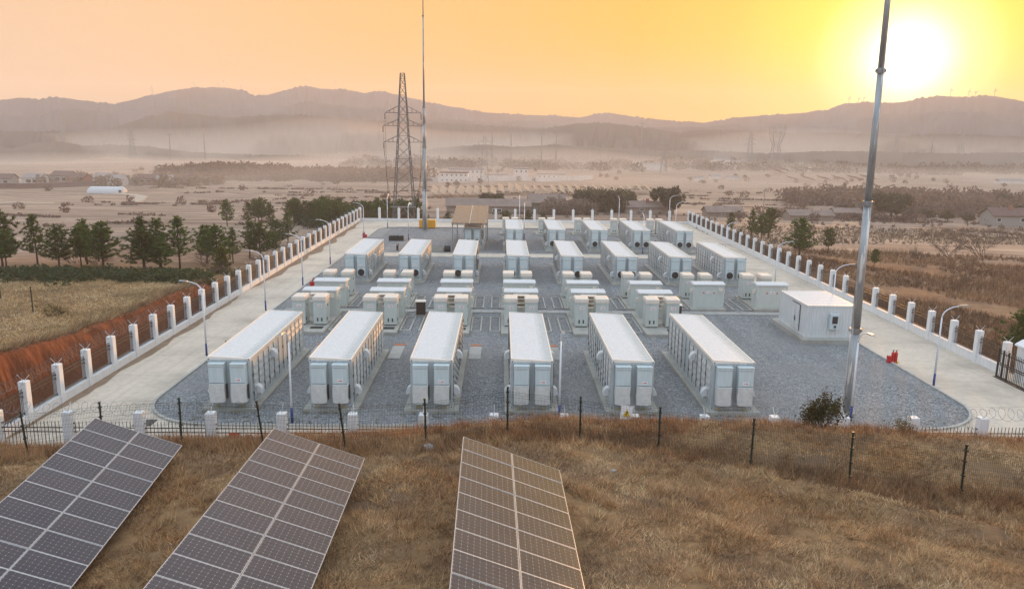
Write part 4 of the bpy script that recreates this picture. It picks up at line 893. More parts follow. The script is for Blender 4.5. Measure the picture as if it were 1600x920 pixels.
for i in range(44):                                            # plantation behind the far left corner
    x = -41+i*.55+random.uniform(-.5,.5); y = 150+random.uniform(0,22)+max(0,-x-30)*1.2
    if abs(x+18.6) < 3.2 and y < 158: y += 8
    pine(x,y,random.uniform(4.2,5.6)+(y-151)*.04,i%5,'pine in the dense plantation behind the far left wall corner','plantation behind the far left corner')
for i in range(16):
    x = -60+i*1.5+random.uniform(-.7,.7); y = 176+random.uniform(-6,18); pine(x,y,random.uniform(4.6,6.2),i%5,'hazy pine of the grove left behind the plantation','hazy grove behind the left pines')
BG = 'pines behind the far wall'
for x, y, hh, v, lab in [(-10.2,153,4.0,1,'small pine right behind the yellow box'),(-7.8,156,3.8,2,'low pine between yellow box and canopy'),(-5.6,154,4.5,0,'pine just left of the solar canopy'),(1.0,157,4.0,2,'pine rising behind the solar canopy edge'),(5.2,153,4.4,0,'pine behind the wall right of the canopy'),(8.2,154,3.8,4,'narrow pine behind the wall above the farthest row')]: pine(x,y,hh,v,lab,BG)
RG_ = 'pines beyond the right wall'
for x, y, hh, v, lab in [(38.2,151.,3.6,2,'small pine at the far end of the right wall'),(40.4,146.,2.6,1,'tiny pine tip behind the far right pillars'),(46.1,157.,4.4,1,'pointed pine beyond the right wall lamp post'),(41.2,134.,2.8,0,'low pine peeking over the right wall'),(47.6,147.9,5.6,3,'leftmost tall pine of the right trio'),(48.4,144.4,4.8,2,'middle bushy pine of the right trio'),(51.3,149.1,5.9,4,'slim pine with bare trunk, rightmost of the trio'),
 (44.2,114.5,5.9,2,'round topped pine with bare trunk, alone beyond the right wall'),(51.4,121.6,4.2,4,'small thin pine right of the round topped pine'),(50.8,104.8,2.8,4,'small pine beside the tall near mast'),(41.4,59.5,3.9,2,'dark pine behind the gate pillar at the right edge'),(43.2,60.5,4.7,3,'taller dark pine cut by the right edge near the gate')]: pine(x,y,hh,v,lab,RG_)
# ------------------------------------------------------------------ bare and leafy bushes
def twig_meshes(seed, h, spread, n0, leafmat=None, leaves=0, lw=.05, depth=3):
    rg = np.random.default_rng(seed); m = MB(); tips = []
    def grow_(p, d, L, r, lev):
        q = p+d*L*.55+rg.normal(0,.05*L,3); e = p+d*L+rg.normal(0,.08*L,3); m.tube([tuple(p),tuple(q),tuple(e)], r, 3, r*.55, cap=False); tips.extend([q,e])
        if lev < depth:
            for _ in range(rg.integers(2,5)):
                nd = d+rg.normal(0,.5*spread,3); nd[2] = abs(nd[2])*.8+.15; nd /= np.linalg.norm(nd); s = rg.uniform(.35,1.); grow_(p+(e-p)*s, nd, L*rg.uniform(.5,.75), r*.55, lev+1)
    for _ in range(n0):
        d = rg.normal(0,.55*spread,3); d[2] = 1.; d /= np.linalg.norm(d); grow_(np.array([rg.normal(0,.06*h),rg.normal(0,.06*h),-.1]), d, h*rg.uniform(.32,.48), h*.012, 0)
    tw = m.mesh('branches','twig'); lf = None
    if leaves:
        tp = np.array(tips); c = tp[rg.integers(0,len(tp),leaves)]+rg.normal(0,.09*h**.5,(leaves,3)); v = rg.normal(0,1,(leaves,3)); v /= np.linalg.norm(v,axis=1)[:,None]; s = np.cross(v, rg.normal(0,1,(leaves,3))); s /= np.linalg.norm(s,axis=1)[:,None]
        L = rg.uniform(.8,1.6,(leaves,1))*lw
        lf = np_mesh('leaves', np.stack([c-s*L*.4, c+v*L*.9-s*0, c+s*L*.4, c-v*L*.9], 1).reshape(-1,3), 4, leafmat)
    return tw, lf
def bush(x, y, mm, lab, grp=None, s=1., name='bush', dz=0.):
    t = thing(name, lab, 'bush', (x,y,gz(x,y)+dz), random.uniform(0,6), grp); t.scale = (s,s,s); obj('branches', mm[0], t)
    if mm[1]: obj('leaves', mm[1], t)
LEAFY = twig_meshes(33,2.0,.72,7,'bush_olive',2300,.06); SMALL = twig_meshes(32,1.1,.9,5,'bush_olive',420,.05)
bush(14.1,32.4,LEAFY,'olive leafy bush on the hill crest before the tall mast'); bush(17.9,32.3,SMALL,'small sparse bush right of the tall mast foot',None,.8); bush(-34.,58.9,SMALL,'small brown bush in the left field',None,1.2)
BARE = [twig_meshes(40+i,4.2,1.15,7,'wood_brown',500,.05,4) for i in range(3)]
RB = 'bare bushes in the right field'
for i, (x, y, s, lab) in enumerate([(73,126,1.25,'wide bare bush, left of two in the right field'),(80,129,1.4,'wide bare bush, right of two in the right field'),(64,118,.8,'low bare bush left of the two wide ones'),(69,96,.8,'thin bare bush on the scrubby slope at the right'),(86,104,.9,'bare bush near the right frame edge'),(58,96,.55,'small bare bush beyond the right wall')]): bush(x,y,BARE[i%3],lab,RB,s,'bare_bush')
for i, (x, y, s, lab) in enumerate([(-46.2,89.6,.65,'bare bush under the lone symmetrical pine'),(-52.,95.,1.,'reddish bare thicket behind the left edge pines'),(-34.6,91.5,.7,'bare brush between pine clump and left wall'),(-30.6,84.,.55,'reddish brush at the foot of the left wall'),(-29.6,96.,.6,'dark brush left of the wall by the young pine')]): bush(x,y,BARE[i%3],lab,'bare bushes by the left pines',s,'bare_bush')
FARB = 'bare trees beyond the far wall'
for i, (x, y, s, lab) in enumerate([(22.0,205,1.5,'bare tree standing before the far evergreen grove'),(16.5,196,1.3,'bare tree left of the far evergreen grove'),(86,236,1.8,'bare tree left in the terraced fields at right'),(93,240,1.6,'bare tree right in the terraced fields at right'),(60,196,1.1,'bare tree by the far right barn')]): bush(x,y,BARE[i%3],lab,FARB,s,'bare_tree')
# ------------------------------------------------------------------ masses of foliage: shrub belt, far woods
def crowns(pts, rx, rz, n_, leaf_, seed, flat=.35):
    """pts (k,3) crown centres; leaf quads spread through each crown's volume"""
    rg = np.random.default_rng(seed); k = len(pts); c = np.repeat(pts, n_, 0); u_ = rg.normal(0,1,(k*n_,3)); u_ /= np.linalg.norm(u_,axis=1)[:,None]; r_ = rg.uniform(.15,1,(k*n_,1))**.5
    sx = np.repeat(rx*rg.uniform(.7,1.3,k), n_)[:,None]; sz = np.repeat(rz*rg.uniform(.7,1.3,k), n_)[:,None]
    p = c+u_*r_*np.concatenate([sx,sx,sz],1); v = rg.normal(0,1,p.shape); v /= np.linalg.norm(v,axis=1)[:,None]; s = np.cross(v, rg.normal(0,1,p.shape)); s /= np.linalg.norm(s,axis=1)[:,None]; L = leaf_*rg.uniform(.5,1.4,(k*n_,1))
    return np.stack([p-s*L*.5, p+v*L*.7, p+s*L*.5, p-v*L*.7], 1).reshape(-1,3)
def mass(name, lab, xs, ys, rx, rz, n_, leaf_, mat, seed, lift=.5):
    z = height(np.array(xs), np.array(ys))+rz*lift; o = stuff(obj(name, np_mesh(name, crowns(np.stack([xs,ys,z],1), rx, rz, n_, leaf_, seed), 4, mat))); o['label'] = lab; o['category'] = 'vegetation'; return o
rg = RNG; k = 150; xs = rg.uniform(-64,-30,k); ys = 79.5+rg.normal(0,2.0,k)+(-30-xs)*.03; mass('shrub_belt','dark green low shrub belt across the left field',xs,ys,1.1,.75,120,.22,'shrub_green',51,.35)
k = 60; xs = rg.uniform(-46,-29,k); ys = rg.uniform(77,86,k); mass('shrub_edge','olive shrub edge above the clay bank',xs,ys,.8,.5,80,.2,'bush_olive',52,.3)
k = 90; xs = rg.uniform(22,38,k)+rg.normal(0,1,k); ys = rg.uniform(222,240,k); mass('evergreen_grove','hazy dark evergreen grove beyond the far wall',xs,ys,1.5,3.4,260,.5,'wood_green',53,.9)
k = 60; xs = rg.uniform(12,24,k); ys = rg.uniform(205,225,k); mass('bare_grove','brown leafless grove left of the evergreen grove',xs,ys,1.8,2.2,110,.5,'wood_brown',54,.8)
k = 260; a = rg.uniform(0,1,k); xs = -205+a*150+rg.normal(0,6,k); ys = 520+rg.uniform(-35,35,k)-a*40; mass('left_wood','long dim wood on the rise beyond the left valley',xs,ys,6,4.5,170,1.2,'wood_brown',55,.6)
k = 200; xs = rg.uniform(120,250,k); ys = 290+rg.uniform(-35,60,k)+(xs-105)*.12; mass('right_wood','brown misty wood behind the farmhouse at right',xs,ys,4.5,4.0,170,.95,'wood_brown',56,.6)
k = 60; xs = rg.uniform(84,120,k); ys = rg.uniform(226,246,k); mass('hedge_row','dark hedge along the far right field edge',xs,ys,1.7,1.3,90,.6,'wood_brown',57,.5)
k = 330; xs = rg.uniform(-140,520,k); ys = rg.uniform(640,810,k); mass('valley_trees','faint tree belts in the misty valley',xs,ys,8,4.5,110,1.6,'wood_brown',58,.6)
k = 90; xs = rg.uniform(-235,-150,k); ys = rg.uniform(395,440,k); mass('village_trees','bare trees among the far left village roofs',xs,ys,3.,3.2,60,1.1,'wood_brown',59,.7)
def round_tree(x, y, r_, mat, lab, grp=None):
    g0 = gz(x,y); t = thing('broadleaf_tree', lab, 'tree', (x,y,g0), 0, grp); MB().tube([(0,0,-.2),(0,0,r_*1.3)], r_*.09, 6, r_*.05).build('trunk','bark',t)
    rr = np.random.default_rng(int(abs(x)*7)); c = rr.normal(0,.42*r_,(14,3)); c[:,2] = np.abs(c[:,2])*.8+r_*1.05; obj('crown', np_mesh('crown', crowns(c,.55*r_,.5*r_,150,.16*r_+.1,int(abs(y))), 4, mat), t)
for x, y, r_, lab in [(118,236,4.6,'large round dark tree right of the tall near mast'),(47.5,222,3.6,'dome shaped dark tree behind the far right barn'),(160,236,3.,'round tree cut by the right frame edge beside the farmhouse'),(-2.,235,2.6,'dark tree rising behind the long barn roof'),(205,318,3.2,'round tree on the skyline of the right wood, rightmost'),(196,318,2.6,'round tree on the skyline of the right wood, second from right'),
  (131,239,1.6,'small shrub tree left of the farmhouse, first of three'),(136,237,1.6,'small shrub tree left of the farmhouse, middle of three'),(141,235,1.4,'small shrub tree just left of the farmhouse')]: round_tree(x,y,r_,'wood_green',lab,'round trees beyond the station')
k = 120; xs = rg.uniform(-46,-16,k); ys = 151+rg.uniform(0,22,k)+np.maximum(0,-xs-30)*1.3; mass('pine_thicket','dark green thicket under the far left plantation',xs,ys,1.1,1.7,120,.32,'shrub_green',74,.6)
k = 150; xs = rg.uniform(-260,330,k); ys = rg.uniform(215,620,k); xs = np.where((np.abs(xs) < 45) & (ys < 260), xs-120, xs); mass('scattered_trees','single bare trees and bushes scattered over the valley fields',xs,ys,1.9,1.6,90,.55,'wood_brown',75,.7)
hx, hy = [], []
for k in range(34):                                              # weedy terrace edges running across the valley fields
    y0 = 170+k*7.5+rg.uniform(-3,3); x0 = rg.uniform(-190,120); L = rg.uniform(30,120); n_ = int(L/1.6); q = np.linspace(0,1,n_); xx = x0+q*L; yy = y0+6*np.sin(q*3+k)+.08*(xx-x0)*rg.uniform(-1,1)
    ok = (rg.uniform(0,1,n_) < np.clip(.45+.8*wob(xx,yy*0+k,6.,k),0,1)) & ~((np.abs(xx-4) < 50) & (yy < 200)); hx.append(xx[ok]); hy.append(yy[ok])
hx, hy = np.concatenate(hx), np.concatenate(hy); mass('terrace_hedges','dark weedy edges of the terraced valley fields',hx,hy,1.3,.55,34,.5,'wood_brown',60,.3)
k = 170; xs = rg.uniform(36,175,k); ys = 150+rg.uniform(0,70,k)+(xs-40)*.35; mass('field_shrubs','small dark shrubs dotted over the right terraces',xs,ys,.5,.5,26,.3,'wood_brown',70,.5)
# ------------------------------------------------------------------ dry grass
def grass(name, lab, x, y, hgt, nb, lean, wid, cols, seed, dirn=None, zoff=0.):
    rg = np.random.default_rng(seed); n_ = len(x); z = height(x,y)+zoff; c = np.repeat(np.stack([x,y,z],1), nb, 0); N_ = n_*nb; hh = np.repeat(hgt, nb)*rg.uniform(.5,1.3,N_)
    c[:,:2] += rg.normal(0,.07,(N_,2))+rg.normal(0,.10,(N_,2))*np.repeat(hgt, nb)[:,None]
    da = np.repeat(dirn if dirn is not None else rg.uniform(0,6.28,n_), nb)+rg.normal(0,.9,N_); ln = np.clip(rg.normal(lean,.22,N_),.03,1.45)
    v = np.stack([np.cos(da)*np.sin(ln), np.sin(da)*np.sin(ln), np.cos(ln)], 1); tip = c+v*hh[:,None]; tip[:,2] = np.maximum(tip[:,2], c[:,2]+.02)
    sa = rg.uniform(0,6.28,N_); w_ = np.repeat(wid*np.ones(n_), nb)*rg.uniform(.6,1.4,N_); s = np.stack([np.cos(sa),np.sin(sa),np.zeros(N_)],1)*w_[:,None]; c[:,2] -= .02
    ti = cols[np.repeat(rg.integers(0,len(cols),n_), nb) if cols.ndim == 2 else 0] if cols.ndim == 2 and len(cols) != n_ else np.repeat(cols, nb, 0)
    ti = np.clip(ti*rg.uniform(.5,1.45,(N_,1))*np.repeat(rg.uniform(.7,1.3,n_),nb)[:,None],0,1); o = stuff(obj(name, np_mesh(name, np.stack([c-s, c+s, tip],1).reshape(-1,3), 3, 'dry_grass', ti))); o['label'] = lab; o['category'] = 'grass'
def pal(x, y, a, b, c, s=2.2, seed=0):
    f = np.clip(wob(x,y,s,seed)*.6+.5+RNG.normal(0,.12,len(x)),0,1)[:,None]; g = np.clip(wob(x,y,s*.45,seed+3)*.7+.4,0,1)[:,None]; q = np.array(a)*(1-f)+np.array(b)*f; return q*(1-g*.78)+np.array(c)*g*.78
k = 118000; x = RNG.uniform(-26,27,k); y = 8.5+27.6*RNG.uniform(0,1,k)**.7; keep = (np.abs(x) < 6+y*.75) & (wob(x,y,1.1,12.)+.5*wob(x,y,.4,3.)+RNG.normal(0,.12,k) > -.5); x, y = x[keep], y[keep]
clump = np.clip(wob(x,y,.55,9.)+.55*wob(x,y,1.7,2.),-1,1)
grass('hill_grass','matted straw coloured grass over the foreground hill',x,y,.145+.085*clump+.05*RNG.uniform(0,1,len(x)),9,.92,.010,pal(x,y,(.66,.35,.145),(.82,.58,.33),(.25,.145,.088),1.5),61,wob(x,y,3.,4.)*2.2+wob(x,y,.7,1.)*2.5+RNG.normal(0,1.1,len(x)))
k = 9000; x = RNG.uniform(-25,27,k); y = 31.2+RNG.uniform(0,5.2,k); dens = np.clip(.55+.5*wob(x,y,1.6,6.),0,1) > RNG.uniform(0,1,k); x, y = x[dens], y[dens]
tx = RNG.uniform(-24,26,420); ty = RNG.uniform(16,31,420); tx, ty = np.repeat(tx,14)+RNG.normal(0,.16,5880), np.repeat(ty,14)+RNG.normal(0,.16,5880)
grass('tall_tufts','taller straw tufts dotted over the foreground hill',tx,ty,.26+.2*RNG.uniform(0,1,len(tx)),7,.7,.009,pal(tx,ty,(.62,.36,.16),(.78,.56,.31),(.36,.2,.1),1.2),71)
k = 3600; x_ = RNG.uniform(1.5,20,k); y_ = np.interp(x_,[1.6,3.2,5.7,8.,10.1,12.6,14.7,16.7,22],[30.0,29.9,29.1,28.0,27.0,25.5,24.2,22.5,18.5])+.75+RNG.normal(0,.28,k)
grass('lip_grass','rank rusty grass below the plateau edge on the right',x_,y_,.28+.2*RNG.uniform(0,1,k),10,.7,.010,pal(x_,y_,(.34,.155,.07),(.52,.31,.15),(.13,.07,.045),1.2),73)
grass('crest_grass','taller reddish brown grass beyond the mesh fence',x,y,.34+.22*RNG.uniform(0,1,len(x)),12,.6,.010,pal(x,y,(.60,.26,.10),(.68,.40,.19),(.27,.12,.06),1.4),62)
px_ = np.interp(np.linspace(0,1,3200), np.linspace(0,1,len(MP)), [q[0] for q in MP])+RNG.normal(0,.5,3200); py_ = np.interp(np.linspace(0,1,3200), np.linspace(0,1,len(MP)), [q[1] for q in MP])+RNG.normal(-.2,.55,3200)
grass('fence_grass','unmown rusty grass along the mesh fence foot',px_,py_,.38+.24*RNG.uniform(0,1,3200),12,.65,.010,pal(px_,py_,(.42,.20,.085),(.58,.37,.19),(.18,.09,.05),1.2),63)
k = 26000; x = -29.9-30*RNG.uniform(0,1,k)**1.2; y = RNG.uniform(38,84,k); grass('field_grass','pale dry grass in the left field above the clay bank',x,y,.15+.16*RNG.uniform(0,1,k)**2,7,.85,.022,pal(x,y,(.66,.45,.22),(.80,.60,.35),(.33,.25,.12),3.),64)
k = 420; x = -29.8+RNG.normal(0,.3,k); y = RNG.uniform(38,80,k); grass('bank_grass','dry grass hanging over the clay bank edge',x,y,.5+.3*RNG.uniform(0,1,k),12,.8,.02,pal(x,y,(.46,.31,.16),(.56,.41,.23),(.30,.18,.1),3.),65,np.zeros(k))
k = 16000; x = 36+75*RNG.uniform(0,1,k)**1.3; y = RNG.uniform(48,128,k); f = wob(x,y,5.,8.)+.4*wob(x,y,2.,3.); s_ = f > -.35; x, y, f = x[s_], y[s_], f[s_]
grass('right_scrub','brown scrub and dry weeds beyond the right wall',x,y,.5+.5*np.clip(f,0,1)+.3*RNG.uniform(0,1,len(x)),9,.55,.03,pal(x,y,(.30,.15,.075),(.46,.28,.15),(.15,.085,.055),7.),66)
k = 4200; x = RNG.uniform(34,165,k); y = RNG.uniform(130,170,k)+(x-40)*.42; grass('terrace_weeds','tufts of dry weeds on the far right terraces',x,y,.5+.9*(RNG.uniform(0,1,k) > .9),8,.5,.05,pal(x,y,(.24,.16,.10),(.36,.27,.17),(.12,.085,.06),9.),67)
k = 1500; x = RNG.uniform(-30,40,k); y = RNG.uniform(147,172,k); grass('rear_weeds','brown weeds behind the far wall',x,y,.7+.5*RNG.uniform(0,1,k),9,.5,.04,pal(x,y,(.18,.11,.07),(.28,.19,.11),(.10,.065,.045),6.),68)
k = 500; x = RNG.uniform(-26.9,-26.3,k); y = RNG.uniform(39,80,k); grass('bank_foot_weeds','thin weeds at the foot of the clay bank',x,y,.35+.25*RNG.uniform(0,1,k),8,.5,.015,pal(x,y,(.22,.12,.07),(.30,.2,.1),(.14,.08,.05),3.),69)
wx, wy = [], []
for x0 in COLX[:6]:
    wx += list(x0+RNG.uniform(-.6,3.,26)); wy += list(np.where(RNG.uniform(0,1,26) < .6, 42.95+RNG.normal(0,.12,26), RNG.uniform(43,56,26)))
wx += list(RNG.uniform(-20,28,120)); wy += list(41.3+RNG.uniform(0,1.4,120)); wx, wy = np.array(wx), np.array(wy)
o_h = height; height = lambda x, y: np.full(np.shape(x), .05)
grass('gravel_weeds','sparse weeds sprouting from the gravel near the containers',wx,wy,.12+.15*RNG.uniform(0,1,len(wx)),9,.6,.012,pal(wx,wy,(.30,.24,.11),(.22,.22,.08),(.16,.11,.06),3.),72)
height = o_h

# ------------------------------------------------------------------ far buildings, fields of panels, masts
def house(x, y, w, d, h, rise, wall, roof, lab, grp=None, rz=0., wins=((.25,.5),(.6,.85)), gable=True, chim=False, wz=.45):
    t = thing('house', lab, 'house', (x,y,gz(x,y)-.1), rz, grp)
    m = MB(); m.add([(0,0,-1),(w,0,-1),(w,d,-1),(0,d,-1),(0,0,h),(w,0,h),(w,d,h),(0,d,h),(0,d/2,h+rise),(w,d/2,h+rise)],[(0,1,5,4),(2,3,7,6),(1,2,6,9,5),(3,0,4,8,7)]); m.build('wall', wall, t)
    e = .4; rf = MB(); rf.add([(-e,-e,h-.12),(w+e,-e,h-.12),(w+e,d/2,h+rise+.05),(-e,d/2,h+rise+.05),(w+e,d+e,h-.12),(-e,d+e,h-.12)]+[(-e,-e,h+.06),(w+e,-e,h+.06),(w+e,d/2,h+rise+.24),(-e,d/2,h+rise+.24),(w+e,d+e,h+.06),(-e,d+e,h+.06)],
        [(6,7,8,9),(9,8,10,11),(3,2,1,0),(5,4,2,3),(0,1,7,6),(4,5,11,10),(1,2,8,7),(2,4,10,8),(0,6,9,3),(3,9,11,5)]); r_ = rf.build('roof', roof, t)
    if chim: MB().box(w*.45,w*.45+.8,d*.3,d*.3+.8,h+rise*.3,h+rise+.9).build('chimney', 'brick_red', r_)
    for a, b in wins:
        o = MB().box(w*a,w*b,-.05,.02,h*wz,h*(wz+.38)).build('window', 'stucco_white' if wall != 'stucco_white' else 'roof_grey', t); MB().box(w*a+.12,w*b-.12,-.08,-.05,h*wz+.12,h*(wz+.38)-.12).build('pane', 'glass_dark', o)
    return t
house(143,226,13,6.5,3.2,1.9,'stone','roof_tile','grey stone farmhouse with white gable at the right edge',wins=((.08,.18),(.62,.74)),chim=True)
tag(MB().add([(0,0,-1),(0,6.5,-1),(0,6.5,3.2),(0,3.25,5.2),(0,0,3.2),(.25,0,-1),(.25,6.5,-1),(.25,6.5,3.2),(.25,3.25,5.2),(.25,0,3.2)],[(0,4,3,2,1),(5,6,7,8,9),(0,5,9,4),(4,9,8,3),(3,8,7,2),(2,7,6,1)]).build('gable_wall','stucco_white',None,(156.6,225.6,gz(156,226)-.05)),'white gable wall closing the right end of the farmhouse','wall')
house(-15,216,23,7,2.1,1.6,'barn_wall','barn_roof','long low barn with reddish tiled roof behind the far wall',wins=((.3,.4),(.55,.66)),wz=.3)
house(8,222,10,8,2.6,2.,'barn_wall','barn_roof','short reddish barn end beside the long barn','barns beyond the far wall',wins=((.3,.5),))
house(35,222,14,6,1.7,1.4,'barn_wall','barn_roof','long dim barn right of the evergreen grove','barns beyond the far wall',wins=((.3,.4),),chim=True)
house(58,220,10,6,1.6,1.3,'barn_wall','barn_roof','dark barn partly hidden by the dome shaped tree','barns beyond the far wall',wins=((.4,.5),))
house(80,216,12,6,1.5,1.2,'barn_wall','barn_roof','dark low barn behind the right pine trio','barns beyond the far wall',wins=((.4,.46),))
house(101,236,8,5,1.7,1.1,'barn_wall','barn_roof','low barn behind the tall near mast','barns beyond the far wall',wins=((.3,.4),))
for i, (x, y, w, d, h, wall, roof) in enumerate([(-238,396,9,8,4,'stucco_white','roof_grey'),(-228,404,10,7,5,'stone','roof_tile'),(-216,398,8,7,4,'brick_red','roof_tile'),(-209,408,9,7,4,'stucco_white','roof_grey'),(-198,400,8,7,3.5,'stucco_white','roof_grey'),(-188,410,9,7,3.5,'brick_red','roof_tile'),(-176,406,8,6,3.2,'brick_red','roof_grey'),(-166,414,7,6,3,'stone','roof_tile'),(-248,388,9,8,4,'stone','roof_tile')]):
    house(x,y,w,d,h,2.,wall,roof,f'hazy {dict(stucco_white="white",stone="grey",brick_red="red brick")[wall]} house of the far left village, {ORD[[-248,-238,-228,-216,-209,-198,-188,-176,-166].index(x)]} from left','far left village houses',random.uniform(-.2,.2))
# white works compound in the valley
def block(x, y, w, d, h, lab, nwin=0, storeys=1, roof='roof_grey'):
    t = thing('works_building', lab, 'building', (x,y,gz(x,y)-.3), 0, 'white works compound in the valley'); MB().box(0,w,0,d,0,h).build('wall','stucco_white',t); MB().box(-.3,w+.3,-.3,d+.3,h,h+.5).build('roof',roof,t)
    for s in range(storeys):
        for i in range(nwin):
            x0 = w*(i+.36)/nwin; z0 = h*(s+.4)/storeys; MB().box(x0,x0+w*.28/nwin,-.06,.02,z0,z0+h*.32/storeys).build('window','roof_tile',t)
    return t
block(-35,452,16,11,5.6,'white two storey works building nearest in the valley compound',6,2,'roof_tile'); block(-33,496,22,10,6.5,'long white works building behind the two storey one',8,2); block(8,500,9,10,7,'tall white works block in the middle of the compound',3,2); block(-10,492,14,9,3.5,'low white shed joining the works buildings',5,1); block(23,506,18,6,3.5,'low white shed at the right end of the compound',6,1)
t = thing('compound_wall','long white boundary wall of the valley works','wall',(0,0,0)); m = MB()
W_ = [(-56,470),(-36,466),(-36,452),(-19,455),(10,470),(28,480),(60,515)]
for (x0,y0),(x1,y1) in zip(W_[:-1],W_[1:]):
    z0, z1 = gz(x0,y0), gz(x1,y1); m.add([(x0,y0,z0-.5),(x1,y1,z1-.5),(x1,y1+.6,z1-.5),(x0,y0+.6,z0-.5),(x0,y0,z0+2.6),(x1,y1,z1+2.6),(x1,y1+.6,z1+2.6),(x0,y0+.6,z0+2.6)],[(4,5,6,7),(0,1,5,4),(2,3,7,6),(0,4,7,3),(1,2,6,5)])
m.build('panel','stucco_white',t)
for i, (x, y, w, d, h) in enumerate([(128,520,5,4,2.5),(145,545,7,4,2.5),(154,540,8,3,1.6),(118,690,22,9,5),(200,748,16,9,8),(216,740,12,9,6),(290,770,16,10,4),(320,780,30,8,4),(420,800,24,10,4),(440,790,30,10,4),(330,520,18,5,2.)]):
    t = thing('valley_shed',f'small pale shed far off in the hazy valley, {ORD[sorted((118,128,145,154,200,216,290,320,330,420,440), key=lambda q: q/dict([(118,690),(128,520),(145,545),(154,540),(200,748),(216,740),(290,770),(320,780),(330,520),(420,800),(440,790)])[q]).index(x)]} from left','shed',(x,y,gz(x,y)-.3),random.uniform(-.3,.3),'far pale sheds'); MB().box(0,w,0,d,0,h).build('wall','stucco_white',t); MB().add([(-.3,-.3,h+.003),(w+.3,-.3,h+.003),(w+.3,d+.3,h+.003),(-.3,d+.3,h+.003),(-.3,d/2,h+1.4),(w+.3,d/2,h+1.4)],[(0,1,5,4),(2,3,4,5),(1,2,5),(3,0,4),(3,2,1,0)]).build('roof','roof_grey',t)
# polytunnel, dirt tracks, railway embankment
t = thing('polytunnel','white rounded polytunnel beside the left dirt track','greenhouse',(-183,350,gz(-176,353))); m = MB(); n_ = 10; V = []
for x in (0,1.2,14.8,16):
    s = .72 if x in (0,16) else 1.
    V += [(x, 3.2-3.2*math.cos(math.pi*i/n_)*s, 3.*math.sin(math.pi*i/n_)*s) for i in range(n_+1)]
F_ = [(j*(n_+1)+i+1,j*(n_+1)+i,(j+1)*(n_+1)+i,(j+1)*(n_+1)+i+1) for j in range(3) for i in range(n_)]+[tuple(range(n_+1)),tuple(3*(n_+1)+i for i in range(n_,-1,-1))]
m.add(V,F_).build('film','tunnel_film',t); MB().box(14.6,15.6,-.2,.2,0,1.7).build('door','seam_dark',t)
def ribbon(name, pts, w, mat, lift=.25, thick=.4, n_=10):
    P = []; 
    for (a, b) in zip(pts[:-1], pts[1:]):
        for i in range(n_): P.append((a[0]+(b[0]-a[0])*i/n_, a[1]+(b[1]-a[1])*i/n_))
    P.append(pts[-1]); V = []
    for i, q in enumerate(P):
        a, b = P[max(0,i-1)], P[min(len(P)-1,i+1)]; dx, dy = b[0]-a[0], b[1]-a[1]; l = math.hypot(dx,dy); nx_, ny_ = -dy/l*w/2, dx/l*w/2
        zz = max(gz(q[0]+nx_,q[1]+ny_), gz(*q), gz(q[0]-nx_,q[1]-ny_))+lift
        V += [(q[0]+nx_,q[1]+ny_,zz),(q[0]-nx_,q[1]-ny_,zz),(q[0]+nx_*1.1,q[1]+ny_*1.1,zz-thick-.5),(q[0]-nx_*1.1,q[1]-ny_*1.1,zz-thick-.5)]
    k = len(P); F_ = []
    for i in range(k-1): o = 4*i; F_ += [(o,o+1,o+5,o+4)[::-1],(o+2,o,o+4,o+6)[::-1],(o+1,o+3,o+7,o+5)[::-1]]
    return struct(MB().add(V,F_).build(name,mat))
ribbon('dirt_track', [(-172,345),(-155,334),(-147,325),(-141,308),(-138,296)], 4.2, 'pale_path'); ribbon('dirt_track', [(-190,268),(-176,279),(-163,289)], 4., 'pale_path')
ribbon('railway_embankment', [(-340,352),(-230,372),(-205,402),(-180,450),(-150,500),(-118,560),(-60,640)], 5., 'roof_tile', 2.4, 3.)
# fields of solar tables in the valley
tm = MB().add([(-1.7,0,2.1),(1.7,0,.9),(1.7,15,.9),(-1.7,15,2.1),(-1.7,0,2.2),(1.7,0,1.0),(1.7,15,1.0),(-1.7,15,2.2)],[(3,2,1,0),(4,5,6,7),(0,1,5,4),(1,2,6,5),(2,3,7,6),(3,0,4,7)]).mesh('panel','sky_sheen_panel')  # pale tone is the sky's reflection painted into the panel colour
lm = MB()
for y in (1.5,7.5,13.5): lm.box(-.9,-.8,y,y+.1,-.6,1.85).box(.9,1.,y,y+.1,-.6,1.2)
lm = lm.mesh('legs','galvanised')
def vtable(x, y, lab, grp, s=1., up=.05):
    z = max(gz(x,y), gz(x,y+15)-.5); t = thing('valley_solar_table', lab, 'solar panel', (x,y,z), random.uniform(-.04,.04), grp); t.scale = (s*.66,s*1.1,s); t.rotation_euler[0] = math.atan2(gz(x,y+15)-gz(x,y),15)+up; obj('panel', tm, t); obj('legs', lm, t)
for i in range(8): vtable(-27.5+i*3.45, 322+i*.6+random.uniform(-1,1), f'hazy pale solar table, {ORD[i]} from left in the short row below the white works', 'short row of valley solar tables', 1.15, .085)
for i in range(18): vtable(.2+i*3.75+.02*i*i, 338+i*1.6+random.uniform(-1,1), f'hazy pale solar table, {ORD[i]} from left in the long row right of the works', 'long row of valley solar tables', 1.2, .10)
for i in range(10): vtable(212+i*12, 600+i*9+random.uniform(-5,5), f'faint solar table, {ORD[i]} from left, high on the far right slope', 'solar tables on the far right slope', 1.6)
for i in range(6): vtable(196+i*12, 520+i*4, f'faint solar table, {ORD[i]} from left, low on the far right slope', 'solar tables on the far right slope', 1.3)
